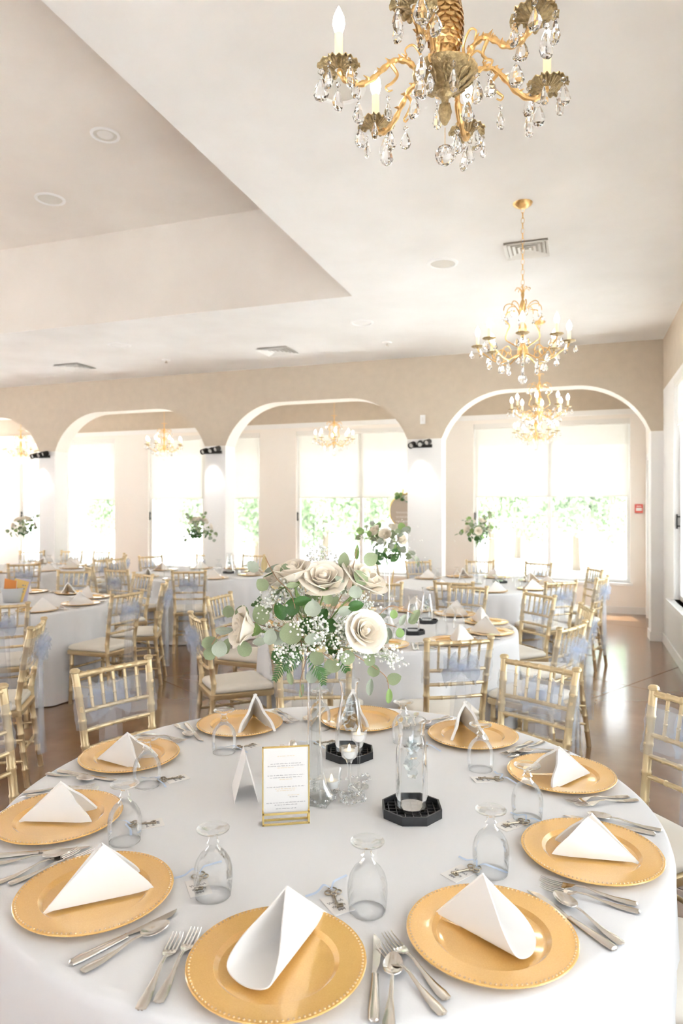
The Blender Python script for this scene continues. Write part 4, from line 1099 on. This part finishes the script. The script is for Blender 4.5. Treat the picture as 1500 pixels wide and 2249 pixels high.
def leaf_at(parent, loc, nrm, along, size, mt, vi):
    n_ = Vector(nrm).normalized(); y = Vector(along) - n_ * Vector(along).dot(n_)
    y = y.normalized() if y.length > 1e-4 else n_.orthogonal(); x = y.cross(n_)
    M = Matrix((x, y, n_)).transposed()
    return obj('leaf', LEAF[(mt, vi)], None, parent, Vector(loc) - y * size * .5, M.to_euler(), (size,) * 3)
ICO = MB().ball((0, 0, 0), 1, 5, 4)
def florets(parent, pts, r, seed, name='florets'):
    rd = random.Random(seed); m_ = MB()
    for p_ in pts:
        k = r * rd.uniform(.7, 1.3); m_.add([Vector(q) * k + p_ for q in ICO.v], ICO.f)
    o = obj(name, m_, 'floret', parent, ang=80); o['kind'] = 'stuff'; o['label'] = "tiny white baby's breath florets"; return o
# near bouquet, centred over the vase
vb = P(690, 1752, TOP); place(VASE, USED, (vb.x, vb.y, TOP + .0005), 0, 'tall clear trumpet vase at the centre of the near table', 'tall glass trumpet vases')
Xc, Zc = cw_inv(vb); BC = Vector((vb.x, vb.y, 1.255))
bq = thing('flower_bouquet', 'large bouquet of cream roses and eucalyptus in the near vase', 'bouquet', (vb.x, vb.y, TOP + .50), 0, 'bouquets')
O = Vector((vb.x, vb.y, TOP + .50))
rd = random.Random(11)
view = cw(0, 1)
def bp(cx, cy, dz):     # crop coordinates of the bouquet study, dz metres nearer (-) or farther (+) than the vase
    return PD(420 + .3467 * cx, 1180 + .3467 * cy, Zc + dz)
ROSES = [(650, 230, -.05, (-.1, -.25, 1), 1.15), (840, 272, -.06, (.0, -.6, .85), 1.18), (1085, 275, -.03, (.5, -.3, .8), 1.25), (345, 575, -.05, (-.9, -.35, .25), 1.25), (1100, 600, -.09, (.35, -.8, .45), 1.05), (560, 270, .05, (-.4, -.3, .8), 1.0)]
st = MB()
for k, (cx, cy, dz, dr_, s_) in enumerate(ROSES):
    p_ = bp(cx, cy, dz); d_ = cw(dr_[0], dr_[1]) + Vector((0, 0, dr_[2])); d_.normalize()
    rose(bq, p_ - d_ * .022 * s_ - O, d_, s_ * 1.0, k, True, 5 if k in (1, 2, 4) else 4)
    st.tube(bez([p_ - d_ * .05 - O, (p_ - O) * .45 + Vector((0, 0, -.02)), Vector((0, 0, -.05))], 5), .0028, 5)
obj('rose_stems', st, 'stem_green', bq)
# eucalyptus: sprigs of round leaves (centre x, y, half length, half width, lean, kind, variant, depth)
EU = [(390, 185, 46, 34, -45, 'b', 0, 0), (463, 165, 50, 20, 5, 't', 2, 0), (450, 300, 46, 40, -40, 'a', 0, 0), (595, 203, 38, 34, 0, 'a', 0, -.07), (642, 305, 42, 20, 80, 'a', 1, -.08),
 (967, 145, 54, 38, 5, 'a', 0, -.03), (1050, 95, 52, 16, -3, 'c', 2, -.02), (1137, 137, 50, 46, 60, 'a', 0, -.04), (1073, 255, 58, 44, -35, 'a', 0, -.08), (1040, 345, 44, 44, 0, 'b', 0, -.1),
 (968, 320, 48, 18, 20, 'b', 1, -.07), (938, 270, 36, 22, -45, 'b', 1, -.08), (865, 385, 42, 32, -10, 'a', 0, -.1), (910, 405, 36, 28, 40, 'a', 1, -.08), (770, 450, 56, 54, 0, 'b', 0, -.13),
 (1043, 435, 54, 34, 75, 'd', 1, -.1), (705, 405, 58, 32, 80, 'd', 1, -.1), (975, 465, 48, 32, 70, 'b', 1, -.1), (235, 470, 42, 38, 10, 'a', 0, 0), (322, 475, 48, 44, 15, 'a', 0, -.02),
 (440, 490, 68, 56, -20, 'a', 0, -.03), (210, 588, 62, 26, 85, 'b', 1, -.03), (116, 665, 54, 38, 70, 'a', 0, .01), (180, 706, 54, 50, 10, 'b', 0, -.03), (118, 738, 44, 40, 40, 'a', 0, .0),
 (226, 690, 52, 32, 10, 'a', 1, .0), (335, 705, 56, 46, -35, 'a', 0, -.03), (435, 660, 48, 26, 85, 'b', 1, -.04), (500, 630, 54, 46, 0, 'b', 0, -.13), (548, 640, 46, 40, -10, 'b', 0, -.11),
 (630, 608, 74, 76, 5, 'a', 0, -.14), (770, 645, 40, 56, 0, 'b', 0, -.13), (797, 758, 54, 50, 15, 'a', 0, -.12), (893, 812, 50, 54, 0, 'a', 0, -.12), (990, 760, 50, 48, -10, 'a', 0, -.1),
 (822, 708, 22, 34, 0, 't', 1, -.13), (765, 880, 46, 40, 20, 'b', 0, -.09), (862, 845, 30, 30, 0, 'a', 1, -.05), (625, 890, 46, 22, -20, 'a', 2, -.08), (700, 970, 46, 16, 10, 'a', 2, -.06),
 (1130, 775, 44, 40, 30, 'a', 0, -.06), (1155, 845, 42, 40, 0, 'a', 0, -.05), (1285, 897, 50, 38, 70, 'a', 0, -.04), (1250, 1005, 48, 22, 10, 'c', 1, -.04), (1135, 950, 56, 24, 0, 'b', 1, -.04),
 (1193, 540, 38, 32, 40, 'b', 0, 0), (1283, 487, 30, 26, 0, 'c', 0, 0), (1200, 500, 42, 20, 75, 'b', 1, .02), (1342, 522, 42, 20, 25, 'b', 1, .0), (1422, 493, 42, 26, 35, 'a', 1, .02), (1408, 522, 38, 26, 60, 'a', 1, .03),
 (1322, 605, 32, 30, -10, 'c', 0, 0), (1220, 640, 40, 36, 20, 'b', 0, -.02), (1250, 610, 40, 28, 0, 'b', 1, .02), (560, 470, 60, 40, -20, 'd', 1, -.02), (640, 440, 60, 50, 20, 'd', 0, -.03), (880, 560, 50, 40, 20, 'd', 1, -.06),
 (960, 600, 60, 40, -15, 'b', 0, -.06), (640, 720, 60, 46, 60, 'd', 1, -.02), (740, 560, 60, 46, 0, 'd', 0, -.03), (900, 690, 60, 46, 0, 'd', 1, -.02), (830, 500, 56, 40, 30, 'd', 1, -.02), (560, 740, 60, 40, 60, 'd', 2, .0)]
KM = {'a': 'euca_a', 'b': 'euca_b', 'c': 'euca_c', 'd': 'leaf_dark', 't': 'leaf_tan'}
mpp = .3467 / FPX
for cx, cy, hl, hw, lean, kd, vi, dz in EU:
    p_ = bp(cx, cy, dz); dep = Zc + dz; size = 2 * hl * mpp * dep; asp = {0: .95, 1: .8, 2: .45}[vi]
    wf = (2 * hw * mpp * dep) / (size * asp)
    an = radians(lean); along = cw(sin(an), 0) + Vector((0, 0, cos(an)))
    n_ = -view + cw(rd.uniform(-.35, .35), 0) + Vector((0, 0, rd.uniform(-.1, .5)))
    l_ = leaf_at(bq, p_ - O, n_, along, size, KM[kd], vi); l_.scale.x *= wf
# back and side leaves so the bouquet is round
for k in range(26):
    a = rd.uniform(0, pi) ; d_ = cw(cos(a), sin(a)) * rd.uniform(.07, .20) + Vector((0, 0, rd.uniform(-.06, .16)))
    leaf_at(bq, d_, d_ + Vector((0, 0, .1)), Vector((rd.uniform(-1, 1), rd.uniform(-1, 1), rd.uniform(-.6, 1))), rd.uniform(.04, .065), rd.choice(('euca_a', 'euca_b', 'leaf_dark')), rd.choice((0, 1)))
sg = MB()
for path in ([(700, 690, -.02), (640, 380, -.03), (540, 260, -.02), (470, 130, 0)], [(700, 690, 0), (560, 560, -.02), (400, 600, -.01), (230, 560, -.02), (130, 680, 0)], [(790, 690, 0), (920, 430, -.04), (1010, 240, -.04), (1050, 70, -.02)],
             [(800, 690, 0), (980, 560, -.03), (1150, 530, 0), (1300, 570, .0)], [(1150, 530, 0), (1250, 440, .0), (1330, 450, .01), (1420, 490, .02)], [(790, 700, 0), (980, 720, -.08), (1120, 800, -.06), (1230, 880, -.04), (1250, 960, -.04)],
             [(740, 690, -.03), (720, 800, -.08), (690, 920, -.07), (700, 1000, -.06)], [(700, 690, 0), (560, 600, -.03), (400, 540, -.01), (280, 480, 0)], [(760, 650, -.06), (820, 720, -.12), (900, 780, -.12)]):
    sg.tube(bez([bp(*q) - O for q in path], 6), .0013, 5)
obj('twigs', sg, 'stem_brown', bq)
# baby's breath
fp = []; tw = MB()
for cx, cy, rx, ry, n, dz in ((800, 130, 90, 50, 70, .05), (560, 330, 140, 80, 130, .02), (760, 560, 90, 60, 60, -.12), (930, 590, 120, 70, 80, -.1), (640, 720, 130, 70, 90, -.08), (830, 680, 160, 60, 70, -.12),
                              (1090, 420, 110, 90, 90, .04), (1130, 720, 150, 60, 80, -.05), (1270, 770, 60, 40, 40, -.04), (520, 560, 110, 80, 70, -.01), (880, 400, 140, 80, 60, .03), (680, 330, 120, 80, 80, .04), (950, 320, 100, 80, 50, .05)):
    root = bp(760, 720, 0)
    hubs = []
    n = int(n * 1.5)
    for k in range(max(n // 9, 3)):
        hubs.append(bp(cx + rd.gauss(0, rx * .5), cy + rd.gauss(0, ry * .5), dz + rd.gauss(0, .03)))
    for h in hubs: tw.tube([root - O, root.lerp(h, .6) - O + Vector((0, 0, .01)), h - O], .0005, 3)
    for k in range(n):
        h = rd.choice(hubs); q = h + Vector((rd.gauss(0, .012), rd.gauss(0, .012), rd.gauss(0, .012))); fp.append(q - O)
        if k % 2: tw.tube([h - O, q - O], .0003, 3)
florets(bq, fp, .0036, 3); obj('floret_stems', tw, 'stem_green', bq)['kind'] = 'stuff'
def frond(parent, pts, w, mat='leaf_dark'):
    c_ = bez(pts, 5); m_ = MB().tube(c_, .0012, 4); N = len(c_)
    for i in range(1, N - 1):
        t_ = (c_[i + 1] - c_[i - 1]).normalized(); sd = t_.cross(view).normalized(); L = w * sin(pi * (.12 + .88 * (1 - i / N)) * .55)
        for s in (-1, 1):
            d_ = (sd * s + t_ * .7).normalized(); a = c_[i]; pp_ = t_ * .0034
            m_.add([a - pp_ * .5, a + d_ * L * .5 - pp_ * .8, a + d_ * L, a + d_ * L * .5 + pp_ * .8, a + pp_ * .5], [(0, 1, 2, 3, 4)])
    obj('fern_frond', m_, mat, parent, smooth=False)
for path, w in (([(650, 700, -.08), (600, 770, -.1), (560, 840, -.1), (525, 910, -.1)], .028), ([(700, 720, -.09), (650, 790, -.11), (600, 850, -.1)], .026), ([(760, 720, -.1), (790, 820, -.12), (825, 870, -.12), (838, 935, -.12)], .028), ([(640, 640, -.02), (560, 720, -.03), (540, 800, -.03)], .03), ([(880, 640, -.05), (960, 800, -.05), (990, 850, -.04)], .026)):
    frond(bq, [bp(*q) - O for q in path], w)

def bouquet(key, seed, label, vlabel, s=1.0, petals=True):
    c_ = TABLES[key]; r = random.Random(seed)
    place(VASE, USED, (c_.x, c_.y, TOP + .0005), seed, vlabel, 'tall glass trumpet vases')
    b = thing('flower_bouquet', label, 'bouquet', (c_.x, c_.y, TOP + .53), 0, 'bouquets')
    for k in range(7):
        a = 2 * pi * k / 7 + seed; el = r.uniform(.1, 1.1); d_ = Vector((cos(a) * cos(el), sin(a) * cos(el), sin(el)))
        rose(b, d_ * .12 * s + Vector((0, 0, .05)), d_, 1.0, seed + k, petals, 4)
    m_ = MB()
    for k in range(11):
        a = r.uniform(0, 6.3); el = r.uniform(-.35, 1.0); L = r.uniform(.20, .30) * s; d_ = Vector((cos(a) * cos(el), sin(a) * cos(el), sin(el)))
        pth = bez([Vector((0, 0, 0)), d_ * L * .5 + Vector((0, 0, .05)), d_ * L + Vector((0, 0, -.02 if el < .3 else .03))], 6); m_.tube(pth, .0014, 4)
        for i in range(4, len(pth), 2):
            sd = d_.cross(Vector((0, 0, 1))).normalized() * (1 if i % 4 else -1)
            leaf_at(b, pth[i] + sd * .022, Vector((r.uniform(-1, 1), r.uniform(-1.5, 0), r.uniform(-.2, 1))), sd + d_ * .4, r.uniform(.042, .062), r.choice(('euca_a', 'euca_c', 'euca_a', 'euca_b')), r.choice((0, 0, 1)))
    for k in range(22):
        a = r.uniform(0, 6.3); d_ = Vector((cos(a), sin(a), r.uniform(-.7, .6))).normalized() * r.uniform(.05, .13)
        leaf_at(b, d_, d_, Vector((r.uniform(-1, 1), r.uniform(-1, 1), r.uniform(-1, .5))), r.uniform(.05, .08), 'leaf_dark', r.choice((0, 1, 2)))
    obj('twigs', m_, 'stem_green', b)
    florets(b, [Vector((r.gauss(0, .09), r.gauss(0, .09), .06 + r.gauss(0, .07))) for _ in range(240)], .0045, seed)
bouquet('T1', 21, 'bouquet of white roses and greenery on the second table, right behind the near bouquet', 'tall clear vase on the second table behind the near bouquet')
bouquet('T4', 22, 'bouquet on the far right table in front of the right arch window', 'tall clear vase on the far right table')
bouquet('T3', 23, 'bouquet on the far middle table in front of the second pier', 'tall clear vase on the far middle table')
bouquet('T5', 24, 'bouquet on the far left table near the left picture edge', 'tall clear vase on the far left table')

# ------------------------------------------------------------------ settings on the other tables
NAPM = [napkin_mesh(.235, .3, 1, 31), napkin_mesh(.235, .36, -1, 37), napkin_mesh(.235, .24, 1, 41)]
def setting(key, degs, cutlery=False, goblets=True):
    T = TABLES[key]
    for k, dg in enumerate(degs):
        a = radians(dg) + YAW; er = Vector((cos(a), sin(a), 0)); et = Vector((-er.y, er.x, 0)); c_ = T + er * .74; c_.z = TOP + .0005; nm = where(dg); td = TDESC[key]; r = random.Random(dg)
        place(CHARGER, USED, c_, dg, uniq('gold charger plate on the %s, %s' % (td, nm)), 'gold charger plates')
        th = r.uniform(0, 6.3); me = NAPM[k % 3]; dd = Vector((cos(th), sin(th), 0)); C = c_ - dd * .117
        o = obj('folded_napkin', me, 'napkin', None, (C.x, C.y, TOP + .0085), (0, 0, th)); tag(o, uniq('white folded napkin on the %s, %s' % (td, nm)), 'napkin', 'folded napkins')
        if goblets:
            g = T + er * .50 + et * .10; place(GOBLET, USED, (g.x, g.y, TOP + .0005), dg, uniq('upside-down goblet on the %s, %s' % (td, nm)), 'upside-down goblets')
        if cutlery:
            rz = a + pi / 2
            for proto, lat, nm2 in ((KNIFE, .186, 'knife'), (SPOON, .214, 'spoon'), (FORK, -.190, 'inner fork'), (FORK, -.222, 'outer fork')):
                pp = c_ + et * lat + er * .01; place(proto, USED, (pp.x, pp.y, TOP + .0005), rz + r.uniform(-.08, .08), uniq('silver %s on the %s, %s' % (nm2, td, nm)), None)
setting('T1', (-96, -60, -25, 8, 40, 70, 106, 142, 178, 230), True)
setting('T2', (-80, -45, -10, 25, 62, 98), True, False)
setting('T3', (-140, -100, -64, -20, 15, 60, 100, 140))
setting('T4', (-130, -90, -50, -20, 20, 60, 95, 130))
setting('T5', (-80, -45, -10, 25, 60, 95))
def far_carafe(key, dx, dz, prof, lb, tl):
    c_ = TABLES[key] + cw(dx, dz); place(TRAY, USED, (c_.x, c_.y, TOP + .0005), YAW, tl, 'black octagonal trays'); make_carafe(prof, .19, lb, (c_.x, c_.y, TOP + .0145))
far_carafe('T1', .30, .12, CB, 'tapered glass carafe on the second table, right of its vase', 'black octagonal tray on the second table, farther one')
far_carafe('T1', .15, -.32, CB, 'tapered glass carafe on the second table, in front of its vase', 'black octagonal tray on the second table, nearer one')
far_carafe('T4', .28, .1, CB, 'glass carafe on the far right table', 'black octagonal tray on the far right table')
far_carafe('T3', .38, .05, CB, 'glass carafe on the far middle table', 'black octagonal tray on the far middle table')
# bucket with papers on the left table
pbk = P(28, 1322, TOP); t = thing('tin_bucket', 'grey tin bucket on the left table holding booklets', 'bucket', (pbk.x, pbk.y, TOP + .0005))
obj('bucket_body', MB().lathe([(.075, 0), (.078, .004), (.095, .12), (.098, .122), (.098, .128), (.094, .128), (.075, .006), (0, .006)], 36, cap=False), 'tin', t, ang=40)
obj('hoop', MB().ring(.084, .0022, (0, 0, .045), 36, 6), 'tin', t); obj('hoop', MB().ring(.092, .0022, (0, 0, .095), 36, 6), 'tin', t)
obj('handle', MB().tube(bez([(-.098, 0, .11), (-.11, -.04, .08), (-.10, -.10, .05), (-.03, -.13, .03)], 5), .003, 6), 'steel_dark', t)
def booklet(dx, dy, tilt, yaw, mat, lb, mk):
    o = Vector((pbk.x, pbk.y, TOP)) + cw(dx, dy); b = thing('booklet', lb, 'booklet', (o.x, o.y, TOP + .008), YAW + yaw); b.rotation_euler = (tilt, 0.28 if mat == 'paper_yellow' else .15, YAW + yaw)
    obj('pages', MB().b2((-.062, .0, 0), (.062, .008, .195)), 'card', b, smooth=False)
    cv = obj('cover', MB().b2((-.064, -.0015, 0), (.064, 0, .198)), mat, b, smooth=False)
    if mk:
        obj('cover_print', MB().ring(.018, .0035, (-.018, -.002, .10), 20, 5, Matrix.Rotation(pi / 2, 3, 'X')), 'paper_red', cv)
        m_ = MB()
        for z in (.09, .12, .15): m_.b2((.015, -.003, z), (.03, -.0014, z + .01)); m_.b2((.036, -.003, z + .004), (.046, -.0014, z + .012))
        obj('cover_marks', m_, 'ink', cv, smooth=False)
booklet(.03, -.02, -.12, .1, 'paper_yellow', 'yellow booklet with a red round mark in the tin bucket', True)
booklet(-.035, .0, .05, -.25, 'paper_orange', 'orange and red booklet at the left of the tin bucket', False)
booklet(.045, .035, -.10, .2, 'paper_lilac', 'lilac booklet behind the yellow one in the tin bucket', False)
# round welcome mirror on an easel in the gallery
pm_ = PD(893, 1123, 10.9); t = thing('welcome_mirror', 'round gold-rimmed welcome mirror half hidden by the pier', 'mirror', (pm_.x, pm_.y, 0), YAW * .4)
M = Matrix.Rotation(pi / 2, 3, 'X')
obj('mirror_disc', MB().lathe([(0, -.006), (.27, -.006), (.27, .006), (0, .006)], 48, (0, 0, pm_.z), cap=False, M=M), 'mirror', t, ang=30)
obj('gold_rim', MB().ring(.275, .012, (0, 0, pm_.z), 48, 8, M), 'frame_gold', t)
m_ = MB()
for row in range(3): m_.tube([(-.17 + .34 * i / 40, -.009, pm_.z - .02 - .07 * row + .018 * sin(i * 1.7 + row)) for i in range(41)], .003, 4)
obj('lettering', m_, 'trim_white', t)
r = random.Random(9)
for k in range(22): leaf_at(t, Vector((r.uniform(-.16, .2), -.03 + r.uniform(-.02, .01), pm_.z + .2 + r.uniform(-.05, .08))), Vector((r.uniform(-.4, .4), -1, r.uniform(0, .5))), Vector((r.uniform(-1, 1), 0, r.uniform(-1, 1))), r.uniform(.06, .09), r.choice(('euca_c', 'leaf_dark', 'euca_b')), r.choice((0, 1)))
for k in range(3): rose(t, Vector((.02 + .07 * k, -.05, pm_.z + .2)), (0, -1, .3), 1.0, k, True, 4)
for s in (-1, 1): obj('easel_leg', MB().tube([(s * .06, .05, pm_.z + .35), (s * .28, -.02, 0)], .012, 6), 'frame_gold', t)
obj('easel_leg', MB().tube([(0, .06, pm_.z + .3), (0, .45, 0)], .012, 6), 'frame_gold', t)
obj('easel_ledge', MB().b2((-.25, -.04, pm_.z - .30), (.25, .03, pm_.z - .28)), 'frame_gold', t, smooth=False)

# ------------------------------------------------------------------ settings wholly hidden behind other things are left out
HIDDEN = {'silver inner fork on the second table, front centre',
    'silver knife on the second table, front, just right of centre',
    'silver outer fork on the second table, right side toward the front',
    'silver knife on the second table, right side',
    'silver inner fork on the second table, back right',
    'silver outer fork on the second table, back right',
    'silver outer fork on the second table, back, just right of centre',
    'silver knife on the second table, back left',
    'silver spoon on the second table, back left',
    'upside-down goblet on the second table, left side',
    'silver knife on the second table, left side',
    'silver inner fork on the second table, left side',
    'silver outer fork on the second table, left side',
    'upside-down goblet on the second table, front left',
    'silver knife on the second table, front left',
    'silver inner fork on the second table, front left',
    'silver outer fork on the second table, front left',
    'gold charger plate on the left table, front centre',
    'white folded napkin on the left table, front centre',
    'silver inner fork on the left table, front centre',
    'silver outer fork on the left table, front centre',
    'silver inner fork on the left table, front right',
    'silver knife on the left table, right side toward the back',
    'silver spoon on the left table, right side toward the back',
    'silver inner fork on the left table, right side toward the back',
    'silver outer fork on the left table, right side toward the back',
    'silver inner fork on the left table, back, just right of centre',
    'silver outer fork on the left table, back, just right of centre',
    'silver knife on the left table, back centre',
    'silver spoon on the left table, back centre'}
for o in [o for o in COL.objects if o.parent is None and o.get('label') in HIDDEN]:
    for c in list(o.children_recursive): bpy.data.objects.remove(c)
    bpy.data.objects.remove(o)
